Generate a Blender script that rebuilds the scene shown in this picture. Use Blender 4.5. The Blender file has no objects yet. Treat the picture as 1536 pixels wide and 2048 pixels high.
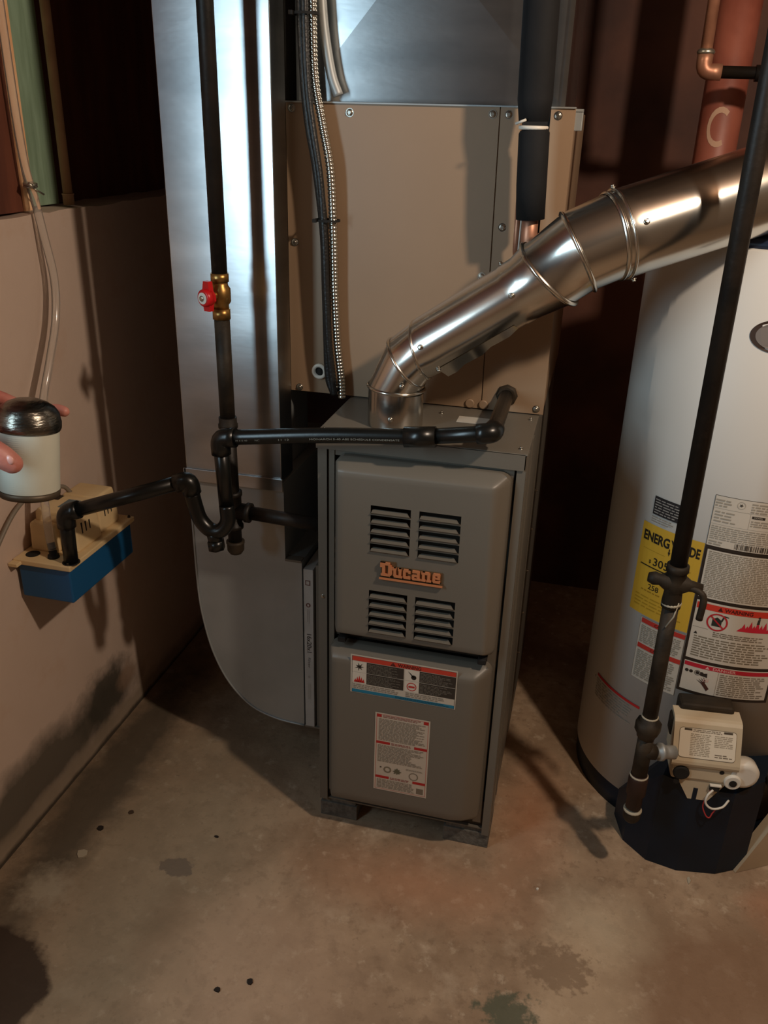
import bpy, bmesh, math, random
from mathutils import Vector, Matrix
random.seed(7)
C = bpy.context.scene.collection
R = math.radians

# ---------------------------------------------------------------- camera, light, exposure
cam_d = bpy.data.cameras.new('camera'); cam = bpy.data.objects.new('camera', cam_d); C.objects.link(cam)
CR = Vector((0.96919073, 0.2449291, 0.02605871)); CU = Vector((-0.12488552, 0.3974552, 0.90908359))
CF = Vector((-0.21230386, 0.88432975, -0.41579799)); CP = Vector((0.447377, -1.344994, 1.380715))
cam.matrix_world = Matrix(((CR.x, CU.x, -CF.x, CP.x), (CR.y, CU.y, -CF.y, CP.y), (CR.z, CU.z, -CF.z, CP.z), (0, 0, 0, 1)))
cam_d.sensor_fit = 'VERTICAL'; cam_d.sensor_height = 24.0; cam_d.lens = 1691.85487 / 2048 * 24.0
cam_d.clip_start = 0.01
bpy.context.scene.camera = cam
w = bpy.data.worlds.new('world'); bpy.context.scene.world = w; w.use_nodes = True
w.node_tree.nodes['Background'].inputs[0].default_value = (0.5, 0.45, 0.4, 1)
w.node_tree.nodes['Background'].inputs[1].default_value = 0.012
vs = bpy.context.scene.view_settings
vs.view_transform = 'Standard'; vs.look = 'None'; vs.gamma = 1.0; vs.use_curve_mapping = False
vs.exposure = 0.0
ld = bpy.data.lights.new('ceiling_bulb', 'POINT'); ld.energy = 48.0; ld.color = (1.0, 0.80, 0.62); ld.shadow_soft_size = 0.035
lo = bpy.data.objects.new('ceiling_bulb_light', ld); lo.location = (1.07, -0.61, 1.90); C.objects.link(lo)
ld = bpy.data.lights.new('window_daylight', 'AREA'); ld.shape = 'RECTANGLE'; ld.size = 0.75; ld.size_y = 0.34; ld.energy = 12.5; ld.color = (0.62, 0.86, 1.0)
lo = bpy.data.objects.new('window_daylight', ld); lo.location = (-0.60, -1.03, 1.34)
lo.rotation_euler = (0, R(-90), 0); C.objects.link(lo)

# ---------------------------------------------------------------- helpers
ORG = {}
def s(r, g, b):
    f = lambda c: (c / 255 / 12.92) if c / 255 <= 0.04045 else ((c / 255 + 0.055) / 1.055) ** 2.4
    return (f(r), f(g), f(b), 1)
def mat(name, col, rough=0.5, metal=0.0, col2=None, nscale=8.0, bump=0.0, bscale=60.0, spec=0.5, stretch=None, aniso=0.0, coat=0.0, contrast=(0.35, 0.65)):
    m = bpy.data.materials.new(name); m.use_nodes = True; nt = m.node_tree; b = nt.nodes['Principled BSDF']
    b.inputs['Base Color'].default_value = col; b.inputs['Roughness'].default_value = rough; b.inputs['Metallic'].default_value = metal
    b.inputs['Specular IOR Level'].default_value = spec; b.inputs['Coat Weight'].default_value = coat
    g = nt.nodes.new('ShaderNodeNewGeometry'); mp = nt.nodes.new('ShaderNodeMapping'); nt.links.new(g.outputs['Position'], mp.inputs[0])
    if stretch: mp.inputs['Scale'].default_value = stretch
    if col2:
        n = nt.nodes.new('ShaderNodeTexNoise'); n.inputs['Scale'].default_value = nscale; n.inputs['Detail'].default_value = 6; nt.links.new(mp.outputs[0], n.inputs['Vector'])
        r = nt.nodes.new('ShaderNodeValToRGB'); r.color_ramp.elements[0].position, r.color_ramp.elements[1].position = contrast
        r.color_ramp.elements[0].color = col; r.color_ramp.elements[1].color = col2
        nt.links.new(n.outputs['Fac'], r.inputs[0]); nt.links.new(r.outputs[0], b.inputs['Base Color'])
    if bump:
        n = nt.nodes.new('ShaderNodeTexNoise'); n.inputs['Scale'].default_value = bscale; n.inputs['Detail'].default_value = 4; nt.links.new(mp.outputs[0], n.inputs['Vector'])
        bp = nt.nodes.new('ShaderNodeBump'); bp.inputs['Strength'].default_value = bump; bp.inputs['Distance'].default_value = 0.002
        nt.links.new(n.outputs['Fac'], bp.inputs['Height']); nt.links.new(bp.outputs[0], b.inputs['Normal'])
    if aniso:
        b.inputs['Anisotropic'].default_value = aniso; b.inputs['Anisotropic Rotation'].default_value = 0.25
        t = nt.nodes.new('ShaderNodeTangent'); t.direction_type = 'RADIAL'; t.axis = 'Z'; nt.links.new(t.outputs[0], b.inputs['Tangent'])
    return m

def blob_material(name, base, base2, scale, blobs, rough=0.85, bump=0.5, fine=None):
    """base noise mix + irregular stains: each blob (centre, radii, colour, strength, edge softness, noise amount, noise scale)"""
    m = bpy.data.materials.new(name); m.use_nodes = True; nt = m.node_tree; b = nt.nodes['Principled BSDF']
    N = nt.nodes.new; L = nt.links.new
    b.inputs['Roughness'].default_value = rough
    g = N('ShaderNodeNewGeometry'); pos = g.outputs['Position']
    def noise(sc, det=6, rg=0.6):
        n = N('ShaderNodeTexNoise'); n.inputs['Scale'].default_value = sc; n.inputs['Detail'].default_value = det; n.inputs['Roughness'].default_value = rg
        L(pos, n.inputs['Vector']); return n.outputs['Fac']
    def ramp(f, a, z, ca=(0, 0, 0, 1), cz=(1, 1, 1, 1)):
        r = N('ShaderNodeValToRGB'); r.color_ramp.elements[0].position = a; r.color_ramp.elements[1].position = z
        r.color_ramp.elements[0].color = ca; r.color_ramp.elements[1].color = cz; L(f, r.inputs[0]); return r.outputs[0]
    def mix(f, a, c):
        x = N('ShaderNodeMix'); x.data_type = 'RGBA'; L(f, x.inputs[0]); L(a, x.inputs[6])
        if isinstance(c, tuple): x.inputs[7].default_value = c
        else: L(c, x.inputs[7])
        return x.outputs[2]
    def math_(op, a, c=None, clamp=False):
        x = N('ShaderNodeMath'); x.operation = op; x.use_clamp = clamp
        for i, v in enumerate((a, c)):
            if v is None: continue
            if isinstance(v, (int, float)): x.inputs[i].default_value = v
            else: L(v, x.inputs[i])
        return x.outputs[0]
    cur = ramp(noise(scale), 0.32, 0.68, base, base2)
    if fine:
        for sc, lo_, hi_, col, k in fine:
            f = math_('MULTIPLY', ramp(noise(sc, 8, 0.65), lo_, hi_), k); cur = mix(f, cur, col)
    for cen, rad, col, k, soft, na, ns in blobs:
        mp = N('ShaderNodeMapping'); mp.vector_type = 'POINT'
        v = N('ShaderNodeVectorMath'); v.operation = 'SUBTRACT'; L(pos, v.inputs[0]); v.inputs[1].default_value = cen
        v2 = N('ShaderNodeVectorMath'); v2.operation = 'DIVIDE'; L(v.outputs[0], v2.inputs[0]); v2.inputs[1].default_value = rad
        v3 = N('ShaderNodeVectorMath'); v3.operation = 'LENGTH'; L(v2.outputs[0], v3.inputs[0])
        d = math_('ADD', v3.outputs[1], math_('MULTIPLY', math_('SUBTRACT', noise(ns), 0.5), na))
        f = math_('DIVIDE', math_('SUBTRACT', 1.0, d), soft, True)
        cur = mix(math_('MULTIPLY', f, k), cur, col)
    L(cur, b.inputs['Base Color'])
    if bump:
        bp = N('ShaderNodeBump'); bp.inputs['Strength'].default_value = bump; bp.inputs['Distance'].default_value = 0.004
        L(noise(45, 8, 0.7), bp.inputs['Height']); L(bp.outputs[0], b.inputs['Normal'])
    return m

class MB:
    def __init__(s_): s_.v = []; s_.f = []; s_.m = []; s_.sm = []
    def add(s_, vs_, fs, mi=0, smooth=False):
        o = len(s_.v); s_.v += [tuple(v) for v in vs_]
        for f in fs: s_.f.append([i + o for i in f]); s_.m.append(mi); s_.sm.append(smooth)
        return s_
    def box(s_, x0, x1, y0, y1, z0, z1, bev=0.0, seg=2, mi=0):
        if bev <= 0:
            return s_.add([(x, y, z) for x in (x0, x1) for y in (y0, y1) for z in (z0, z1)],
                          [(0, 1, 3, 2), (4, 6, 7, 5), (0, 4, 5, 1), (2, 3, 7, 6), (0, 2, 6, 4), (1, 5, 7, 3)], mi)
        bm = bmesh.new(); bmesh.ops.create_cube(bm, size=1)
        for v in bm.verts: v.co = ((x0 + x1) / 2 + v.co.x * (x1 - x0), (y0 + y1) / 2 + v.co.y * (y1 - y0), (z0 + z1) / 2 + v.co.z * (z1 - z0))
        bmesh.ops.bevel(bm, geom=bm.edges[:], offset=bev, segments=seg, affect='EDGES', profile=0.5)
        bm.verts.index_update(); s_.add([v.co for v in bm.verts], [[v.index for v in f.verts] for f in bm.faces], mi, False); bm.free(); return s_
    def xform(s_, M, start=0):
        for i in range(start, len(s_.v)): s_.v[i] = tuple(M @ Vector(s_.v[i]))
        return s_
    def loft(s_, rings, n=24, caps=(True, True), mi=0, smooth=True):
        """rings: (centre, normal, radius)"""
        vs_ = []; ref = None
        for c, nn, r in rings:
            nn = Vector(nn).normalized()
            if ref is None:
                ref = nn.orthogonal().normalized()
            ref = (ref - nn * ref.dot(nn)).normalized(); e2 = nn.cross(ref)
            for k in range(n):
                a = 2 * math.pi * k / n; vs_.append(Vector(c) + (ref * math.cos(a) + e2 * math.sin(a)) * r)
        fs = []
        for i in range(len(rings) - 1):
            for k in range(n):
                k2 = (k + 1) % n; fs.append((i * n + k, i * n + k2, (i + 1) * n + k2, (i + 1) * n + k))
        s_.add(vs_, fs, mi, smooth); o = len(s_.v) - len(vs_)
        if caps[0]: s_.f.append([o + k for k in reversed(range(n))]); s_.m.append(mi); s_.sm.append(False)
        if caps[1]: s_.f.append([o + (len(rings) - 1) * n + k for k in range(n)]); s_.m.append(mi); s_.sm.append(False)
        return s_
    def tube(s_, pts, r, n=14, caps=(True, True), mi=0):
        pts = [Vector(p) for p in pts]; rings = []
        for i, p in enumerate(pts):
            a = pts[max(0, i - 1)]; b = pts[min(len(pts) - 1, i + 1)]
            d = (b - a)
            if d.length < 1e-9: d = Vector((0, 0, 1))
            rings.append((p, d, r[i] if isinstance(r, (list, tuple)) else r))
        return s_.loft(rings, n, caps, mi)
    def lathe(s_, p, ax, prof, n=24, mi=0, caps=(True, True)):
        p = Vector(p); ax = Vector(ax).normalized()
        return s_.loft([(p + ax * t, ax, max(r, 1e-5)) for t, r in prof], n, caps, mi)
    def prism(s_, poly, axis, a, b, mi=0, smooth=False):
        """poly of 2D points in the plane perpendicular to axis ('x': (y,z), 'y': (x,z), 'z': (x,y))"""
        def P(u, v, t): return {'x': (t, u, v), 'y': (u, t, v), 'z': (u, v, t)}[axis]
        n = len(poly); vs_ = [P(u, v, a) for u, v in poly] + [P(u, v, b) for u, v in poly]
        s_.add(vs_, [(k, (k + 1) % n, n + (k + 1) % n, n + k) for k in range(n)], mi, smooth)
        o = len(s_.v) - 2 * n
        s_.f.append([o + k for k in range(n)]); s_.m.append(mi); s_.sm.append(False)
        s_.f.append([o + n + k for k in reversed(range(n))]); s_.m.append(mi); s_.sm.append(False)
        return s_
    def sphere(s_, c, r, sc=(1, 1, 1), n=12, mi=0):
        rings = 8; vs_ = []; fs = []
        for i in range(rings + 1):
            t = math.pi * i / rings
            for k in range(n):
                a = 2 * math.pi * k / n
                vs_.append((c[0] + r * sc[0] * math.sin(t) * math.cos(a), c[1] + r * sc[1] * math.sin(t) * math.sin(a), c[2] + r * sc[2] * math.cos(t)))
        for i in range(rings):
            for k in range(n): fs.append((i * n + k, (i + 1) * n + k, (i + 1) * n + (k + 1) % n, i * n + (k + 1) % n))
        return s_.add(vs_, fs, mi, True)

def obj(name, mb, mats, parent=None, fix=True):
    org = ORG[parent.name] if parent else Vector((0, 0, 0))
    me = bpy.data.meshes.new(name); me.from_pydata([tuple(Vector(v) - org) for v in mb.v], [], mb.f)
    for m in (mats if isinstance(mats, (list, tuple)) else [mats]): me.materials.append(m)
    me.polygons.foreach_set('material_index', mb.m); me.polygons.foreach_set('use_smooth', mb.sm)
    if fix:
        bm = bmesh.new(); bm.from_mesh(me); bmesh.ops.remove_doubles(bm, verts=bm.verts, dist=1e-6)
        bmesh.ops.recalc_face_normals(bm, faces=bm.faces); bm.to_mesh(me); bm.free()
    me.update()
    o = bpy.data.objects.new(name, me); C.objects.link(o)
    if parent: o.parent = parent
    ORG[o.name] = org
    return o
def thing(name, label, cat, loc, group=None):
    o = bpy.data.objects.new(name, None); C.objects.link(o); o.location = loc; o.empty_display_size = 0.05
    o['label'] = label; o['category'] = cat; ORG[o.name] = Vector(loc)
    if group: o['group'] = group
    return o
def tag(o, label, cat, group=None):
    o['label'] = label; o['category'] = cat
    if group: o['group'] = group
    return o
def struct(name, mb, m, parent=None):
    o = obj(name, mb, m, parent)
    if not parent: o['kind'] = 'structure'
    return o
def cr(pts, per=8):
    P = [Vector(p) for p in pts]; P = [P[0] * 2 - P[1]] + P + [P[-1] * 2 - P[-2]]; out = []
    for i in range(1, len(P) - 2):
        a, b, c, d = P[i - 1:i + 3]
        for k in range(per):
            t = k / per; out.append(0.5 * ((2 * b) + (c - a) * t + (2 * a - 5 * b + 4 * c - d) * t * t + (-a + 3 * b - 3 * c + d) * t ** 3))
    out.append(P[-2]); return out
def bend(a, corner, b, rad, n=6):
    """points of a bent pipe a -> corner -> b with fillet"""
    a, c, b = Vector(a), Vector(corner), Vector(b); u = (a - c).normalized(); v = (b - c).normalized()
    p, q = c + u * rad, c + v * rad
    return [p * (1 - t) ** 2 + c * 2 * t * (1 - t) + q * t * t for t in [i / n for i in range(n + 1)]]
def screw(parent, p, ax, r=0.0045, m=None, washer=False, name='screw', label=None):
    b = MB(); ax = Vector(ax).normalized(); p = Vector(p)
    if washer: b.lathe(p, ax, [(0, r * 1.5), (0.001, r * 1.5)], 14)
    b.lathe(p, ax, [(0, r * 1.25), (0.0012, r * 1.25), (0.0013, r * 0.8)], 12, caps=(True, False))
    b.lathe(p + ax * 0.0012, ax, [(0, r * 0.85), (0.003, r * 0.85), (0.0036, r * 0.6)], 6)
    o = obj(name, b, m or M['screw'], parent)
    if label: o['label'] = label
    return o

_fc = {}
def text2d(txt, bold=0.0, shear=0.0, space=1.0):
    key = (txt, bold, shear, space)
    if key in _fc: return _fc[key]
    cu = bpy.data.curves.new('t', 'FONT'); cu.body = txt; cu.size = 1; cu.offset = bold; cu.shear = shear; cu.space_character = space; cu.resolution_u = 3
    ob = bpy.data.objects.new('t', cu); C.objects.link(ob)
    dg = bpy.context.evaluated_depsgraph_get(); dg.update(); me = bpy.data.meshes.new_from_object(ob.evaluated_get(dg))
    vs_ = [(v.co.x, v.co.y) for v in me.vertices]; fs = [list(p.vertices) for p in me.polygons]
    bpy.data.objects.remove(ob); bpy.data.curves.remove(cu); bpy.data.meshes.remove(me)
    x0 = min(v[0] for v in vs_); x1 = max(v[0] for v in vs_); y0 = min(v[1] for v in vs_); y1 = max(v[1] for v in vs_)
    _fc[key] = ([(x - x0, y - y0) for x, y in vs_], fs, x1 - x0, y1 - y0); return _fc[key]

PM = {}
def pmat(col):
    if col not in PM: PM[col] = mat('print_%d_%d_%d' % col, s(*col), 0.55)
    return PM[col]
class Decal:
    """flat print: coloured shapes on a label surface; mapper(u, v, lift) gives the 3D point"""
    def __init__(d, mapper, curved=False): d.mp = mapper; d.mb = MB(); d.cols = []; d.curved = curved
    def mi(d, col):
        if col not in d.cols: d.cols.append(col)
        return d.cols.index(col)
    def rect(d, u0, v0, u1, v1, col, layer=1):
        n = max(1, int(math.ceil(abs(u1 - u0) / 0.012))) if d.curved else 1
        vs_ = []
        for i in range(n + 1):
            u = u0 + (u1 - u0) * i / n; vs_ += [d.mp(u, v0, layer), d.mp(u, v1, layer)]
        d.mb.add(vs_, [(2 * i, 2 * i + 2, 2 * i + 3, 2 * i + 1) for i in range(n)], d.mi(col)); return d
    def frame(d, u0, v0, u1, v1, t, col, layer=2):
        d.rect(u0, v0, u1, v0 + t, col, layer); d.rect(u0, v1 - t, u1, v1, col, layer); d.rect(u0, v0, u0 + t, v1, col, layer); d.rect(u1 - t, v0, u1, v1, col, layer)
    def poly(d, pts, col, layer=2):
        d.mb.add([d.mp(u, v, layer) for u, v in pts], [list(range(len(pts)))], d.mi(col)); return d
    def ring(d, u, v, r, t, col, layer=3, n=24, sx=1.0):
        vs_ = []
        for k in range(n):
            a = 2 * math.pi * k / n
            vs_ += [d.mp(u + r * sx * math.cos(a), v + r * math.sin(a), layer), d.mp(u + (r - t) * sx * math.cos(a), v + (r - t) * math.sin(a), layer)]
        d.mb.add(vs_, [(2 * k, (2 * k + 2) % (2 * n), (2 * k + 3) % (2 * n), 2 * k + 1) for k in range(n)], d.mi(col))
    def disc(d, u, v, r, col, layer=2, n=20, sx=1.0): d.poly([(u + r * sx * math.cos(2 * math.pi * k / n), v + r * math.sin(2 * math.pi * k / n)) for k in range(n)], col, layer)
    def text(d, txt, u, v, h, col, layer=3, width=None, align='l', bold=0.0, rot=0.0, space=1.0):
        vs_, fs, tw, th = text2d(txt, bold, 0, space); k = h / th; kx = width / tw if width else k
        off = {'l': 0, 'c': -tw * kx / 2, 'r': -tw * kx}[align]; c, s2 = math.cos(rot), math.sin(rot)
        P = []
        for x, y in vs_:
            a, b = x * kx + off, y * k; P.append(d.mp(u + a * c - b * s2, v + a * s2 + b * c, layer))
        d.mb.add(P, fs, d.mi(col)); return d
    def print_(d, u0, v0, u1, v1, rows, col, layer=3, fill=0.5, ragged=0.15):
        ph = (v1 - v0) / rows
        for r in range(rows):
            v = v1 - (r + 0.75) * ph; u = u0; end = u1 - (random.random() * ragged * (u1 - u0))
            while u < end:
                wd = random.uniform(0.8, 3.2) * ph
                if u + wd > u1: break
                d.rect(u, v, u + wd, v + ph * fill, col, layer); u += wd + ph * 0.45
        return d
    def build(d, name, parent, label=None):
        o = obj(name, d.mb, [pmat(c) for c in d.cols], parent, fix=False)
        if label: o['label'] = label
        return o

# ---------------------------------------------------------------- materials
M = {}
M['galv'] = mat('galvanised_sheet', s(196, 200, 202), 0.31, 1.0, s(176, 181, 184), 5.0, 0.06, 30, stretch=(1, 1, 4), aniso=0.6)
M['galv_dull'] = mat('galvanised_dull', s(176, 180, 180), 0.52, 0.55, s(160, 164, 163), 6.0, 0.05, 30)
M['flue'] = mat('flue_metal', s(222, 218, 210), 0.21, 1.0, s(186, 183, 176), 4.0, 0.12, 14, contrast=(0.4, 0.7))
M['flue_ring'] = mat('flue_bead', s(222, 218, 208), 0.2, 1.0)
M['furnace'] = mat('furnace_grey_enamel', s(113, 107, 97), 0.42, 0.0, s(109, 103, 93), 3.0, 0.05, 300)
M['furnace_dark'] = mat('furnace_inner_steel', s(70, 66, 60), 0.6, 0.2)
M['coil'] = mat('beige_enamel', s(160, 134, 108), 0.45, 0.0, s(152, 127, 102), 3.0, 0.04, 200)
M['screw'] = mat('zinc_screw', s(190, 186, 176), 0.3, 1.0)
M['black_abs'] = mat('black_abs', s(15, 16, 15), 0.3, 0.0, s(20, 21, 19), 20, 0.05, 80)
M['iron'] = mat('black_iron_pipe', s(24, 21, 18), 0.5, 0.1, s(38, 31, 25), 18, 0.3, 90, spec=0.35)
M['iron_dusty'] = mat('weathered_iron_pipe', s(34, 29, 23), 0.6, 0.1, s(62, 52, 40), 16, 0.4, 90, spec=0.3)
M['brass'] = mat('brass', s(190, 150, 88), 0.35, 0.9, s(150, 112, 62), 40)
M['red_plastic'] = mat('red_plastic', s(200, 22, 28), 0.35)
M['white_plastic'] = mat('white_plastic', s(225, 220, 208), 0.45)
M['heater'] = mat('heater_white_enamel', s(204, 202, 196), 0.48, 0.0, s(200, 197, 190), 2.0)
M['navy'] = mat('navy_plastic', s(20, 34, 58), 0.42)
M['navy_dark'] = mat('navy_black_steel', s(16, 26, 38), 0.5, 0.0, s(20, 33, 47), 14, spec=0.3)
M['insul'] = mat('black_foam', s(30, 30, 31), 0.8, 0.0, s(24, 24, 25), 15, 0.15, 120, spec=0.25)
M['copper'] = mat('copper', s(196, 144, 116), 0.45, 0.6, s(172, 120, 96), 22)
M['copper_dull'] = mat('copper_dull', s(196, 140, 112), 0.5, 0.4, s(160, 110, 86), 22)
M['solder'] = mat('solder', s(200, 196, 180), 0.35, 0.9)
M['tape'] = mat('joint_compound', s(176, 168, 148), 0.7)
M['pump_blue'] = mat('pump_blue_steel', s(18, 84, 132), 0.45)
M['pump_beige'] = mat('pump_beige_plastic', s(222, 196, 150), 0.5, 0.0, s(206, 178, 132), 9, 0.1, 60)
M['dark_hole'] = mat('dark_rubber_and_hole_shade', s(22, 20, 18), 0.8)  # dark parts, and the shade inside slots and holes put in as colour
M['clear'] = mat('clear_vinyl', (0.9, 0.86, 0.8, 1), 0.08)
b_ = M['clear'].node_tree.nodes['Principled BSDF']; b_.inputs['Transmission Weight'].default_value = 0.82; b_.inputs['IOR'].default_value = 1.3
M['grey_cable'] = mat('grey_cable', s(128, 118, 104), 0.5)
M['cable_black'] = mat('black_cable', s(30, 30, 30), 0.4, 0.0, bump=0.5, bscale=220)
M['conduit'] = mat('steel_conduit', s(205, 200, 188), 0.25, 1.0)
M['skin'] = mat('skin', s(205, 138, 122), 0.5, 0.0, s(186, 112, 100), 30, 0.15, 250)
b_ = M['skin'].node_tree.nodes['Principled BSDF']; b_.inputs['Subsurface Weight'].default_value = 0.15; b_.inputs['Subsurface Radius'].default_value = (0.01, 0.004, 0.002)
M['sleeve'] = mat('navy_fabric', s(38, 42, 54), 0.9, 0.0, bump=0.4, bscale=400)
M['stud'] = mat('pine', s(255, 212, 168), 0.65, 0.0, s(240, 184, 134), 9, 0.2, 40, stretch=(6, 6, 0.8))
M['green_wood'] = mat('green_painted_wood', s(150, 176, 150), 0.6, 0.0, s(128, 152, 126), 12, 0.1, 40, stretch=(6, 6, 0.8))
M['brownboard'] = mat('red_brown_board', s(112, 62, 42), 0.7, 0.0, s(88, 47, 33), 6, 0.2, 30, stretch=(4, 4, 0.7))
M['tan_pipe'] = mat('tan_painted_pipe', s(190, 156, 124), 0.55, 0.0, s(168, 134, 104), 20)
M['post'] = mat('red_painted_steel', s(152, 86, 68), 0.5, 0.0, s(124, 64, 50), 12, 0.1, 40)
M['cover_board'] = mat('cream_board', s(188, 172, 146), 0.6, 0.0, s(172, 152, 124), 6)
M['cinder'] = mat('grey_block', s(112, 108, 100), 0.9, 0.0, s(88, 84, 77), 90, 0.9, 160)
M['valve_body'] = mat('valve_beige', s(206, 190, 162), 0.5, 0.0, s(192, 176, 148), 10)
M['valve_under'] = mat('valve_cast', s(168, 156, 134), 0.5, 0.1, s(150, 138, 118), 20)
M['lid'] = mat('grey_lid_metal', s(140, 136, 128), 0.27, 1.0, s(104, 100, 92), 40, 0.6, 60, stretch=(1, 1, 5))
M['canister'] = mat('pale_canister', s(222, 222, 206), 0.5, 0.0, s(206, 206, 190), 8)
M['chip'] = mat('dark_chip', s(34, 26, 20), 0.8)
M['pale_chip'] = mat('pale_chip', s(170, 158, 136), 0.8)
M['badge'] = mat('badge_orange', s(214, 140, 96), 0.4, 0.3)
M['badge_edge'] = mat('badge_edge', s(120, 98, 72), 0.4, 0.6)

M['floor'] = blob_material('concrete_floor', s(190, 163, 134), s(148, 123, 98), 6.0, [
    ((-0.30, -0.25, 0), (0.32, 0.75, 1), s(140, 130, 108), 0.6, 0.7, 0.9, 7),
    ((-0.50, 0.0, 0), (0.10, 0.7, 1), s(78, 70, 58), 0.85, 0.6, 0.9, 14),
    ((-0.46, -0.33, 0), (0.07, 0.07, 1), s(176, 164, 142), 0.75, 0.8, 1.6, 40),
    ((-0.47, -0.58, 0), (0.15, 0.16, 1), s(58, 43, 31), 0.95, 0.10, 0.7, 9),
    ((0.25, -0.13, 0), (0.30, 0.12, 1), s(190, 138, 104), 0.6, 0.9, 0.8, 9),
    ((0.45, 0.12, 0), (0.10, 0.26, 1), s(184, 130, 96), 0.7, 0.9, 0.8, 12),
    ((1.02, -0.02, 0), (0.16, 0.12, 1), s(190, 116, 80), 0.7, 0.8, 0.8, 12),
    ((0.86, -0.28, 0), (0.22, 0.26, 1), s(138, 106, 80), 0.75, 0.30, 0.6, 8),
    ((0.60, -0.13, 0), (0.13, 0.12, 1), s(206, 188, 160), 0.6, 0.9, 0.8, 14),
    ((0.58, -0.33, 0), (0.13, 0.20, 1), s(204, 180, 150), 0.5, 0.6, 0.7, 8),
    ((0.452, -0.345, 0), (0.055, 0.038, 1), s(86, 92, 74), 0.85, 0.4, 2.6, 50),
    ((0.53, -0.24, 0), (0.07, 0.05, 1), s(136, 112, 88), 0.7, 0.3, 2.6, 55),
    ((-0.235, -0.215, 0), (0.04, 0.025, 1), s(118, 106, 92), 0.9, 0.2, 1.8, 50),
    ((-0.20, -0.34, 0), (0.06, 0.10, 1), s(132, 112, 88), 0.5, 0.6, 1.2, 20),
    ((0.02, -0.38, 0), (0.25, 0.22, 1), s(190, 160, 134), 0.5, 0.6, 0.8, 8),
], 0.8, 0.45, fine=[(18, 0.52, 0.72, s(132, 110, 88), 0.6), (60, 0.60, 0.70, s(104, 82, 62), 0.6), (34, 0.54, 0.62, s(134, 110, 86), 0.5), (4, 0.50, 0.60, s(146, 120, 94), 0.55), (26, 0.58, 0.66, s(210, 190, 164), 0.45), (11, 0.55, 0.7, s(204, 182, 156), 0.5)])
M['wall'] = blob_material('painted_foundation', s(208, 186, 170), s(199, 176, 159), 2.5, [
    ((-0.57, -0.16, 0.10), (1, 0.45, 0.10), s(74, 68, 56), 0.9, 0.55, 1.0, 9),
    ((-0.57, 0.10, 0.12), (1, 0.13, 0.10), s(62, 58, 48), 0.9, 0.5, 1.2, 14),
    ((-0.57, 0.20, 0.12), (1, 0.05, 0.04), s(150, 122, 100), 0.7, 0.5, 1.5, 20),
    ((-0.57, 0.0, 0.015), (1, 1.4, 0.05), s(150, 134, 114), 0.8, 0.5, 0.9, 16),
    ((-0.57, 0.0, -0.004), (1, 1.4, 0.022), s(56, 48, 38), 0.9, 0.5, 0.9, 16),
], 0.75, 0.22, fine=[(7, 0.55, 0.75, s(190, 154, 126), 0.5)])
M['backwall'] = mat('red_brown_wall', s(102, 62, 46), 0.7, 0.0, s(64, 36, 28), 3.0, 0.3, 20, contrast=(0.4, 0.62))
M['joist'] = mat('dark_joist', s(90, 66, 46), 0.8, 0.0, s(70, 50, 36), 5)
M['plain_wall'] = mat('plain_wall', s(150, 128, 106), 0.85)

# ---------------------------------------------------------------- the room
b = MB(); n = 44
xs = [-0.9 + 3.6 * i / n for i in range(n + 1)]; ys = [-3.2 + 4.4 * i / n for i in range(n + 1)]
b.add([(x, y, 0.0) for y in ys for x in xs], [(j * (n + 1) + i, j * (n + 1) + i + 1, (j + 1) * (n + 1) + i + 1, (j + 1) * (n + 1) + i) for j in range(n) for i in range(n)])
struct('floor', b, M['floor'])
# lower concrete wall with a slightly chipped top edge
b = MB(); N_ = 60; pts = []
for i in range(N_ + 1):
    y = -0.80 + 2.0 * i / N_; z = 1.216 + random.uniform(-0.003, 0.003); pts.append((y, z))
b.prism([(-3.2, -0.02), (-3.2, 1.216), (-1.27, 1.216), (-1.27, 0.94), (-0.80, 0.94)] + pts + [(1.2, -0.02)], 'x', -0.90, -0.572)
struct('wall_left', b, M['wall'])
b = MB()  # upper framed wall standing on the ledge, with the window opening
b.box(-0.90, -0.665, -3.2, -1.27, 1.216, 2.15); b.box(-0.90, -0.665, -0.80, 1.2, 1.216, 2.15)
b.box(-0.90, -0.665, -1.27, -0.80, 1.76, 2.15)
struct('wall_left_upper', b, M['brownboard'])
b = MB(); b.box(-0.72, -0.655, -1.27, -1.24, 0.94, 1.76); b.box(-0.72, -0.655, -0.83, -0.80, 0.94, 1.76); b.box(-0.72, -0.655, -1.24, -0.83, 0.94, 0.97); b.box(-0.72, -0.655, -1.24, -0.83, 1.73, 1.76)
wn = struct('window_1', b, M['plain_wall'])
b = MB(); b.box(-0.70, -0.695, -1.24, -0.83, 0.97, 1.73); obj('pane', b, M['clear'], wn)
b = MB(); b.box(-0.90, 2.7, 1.2, 1.3, 0, 2.15); struct('wall_back', b, M['backwall'])
b = MB(); b.box(2.7, 2.8, -3.2, 1.3, 0, 2.15); struct('wall_right', b, M['plain_wall'])
b = MB(); b.box(-0.9, 2.8, -3.3, -3.2, 0, 2.15); struct('wall_front', b, M['plain_wall'])
b = MB(); b.box(-0.9, 2.8, -3.3, 1.3, 2.15, 2.2)
ce = struct('ceiling', b, M['joist'])
b = MB(); b.box(-0.664, -0.592, -0.55, 0.0855, 1.2195, 2.149)
struct('wall_left_boarding', b, M['brownboard'])
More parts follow.
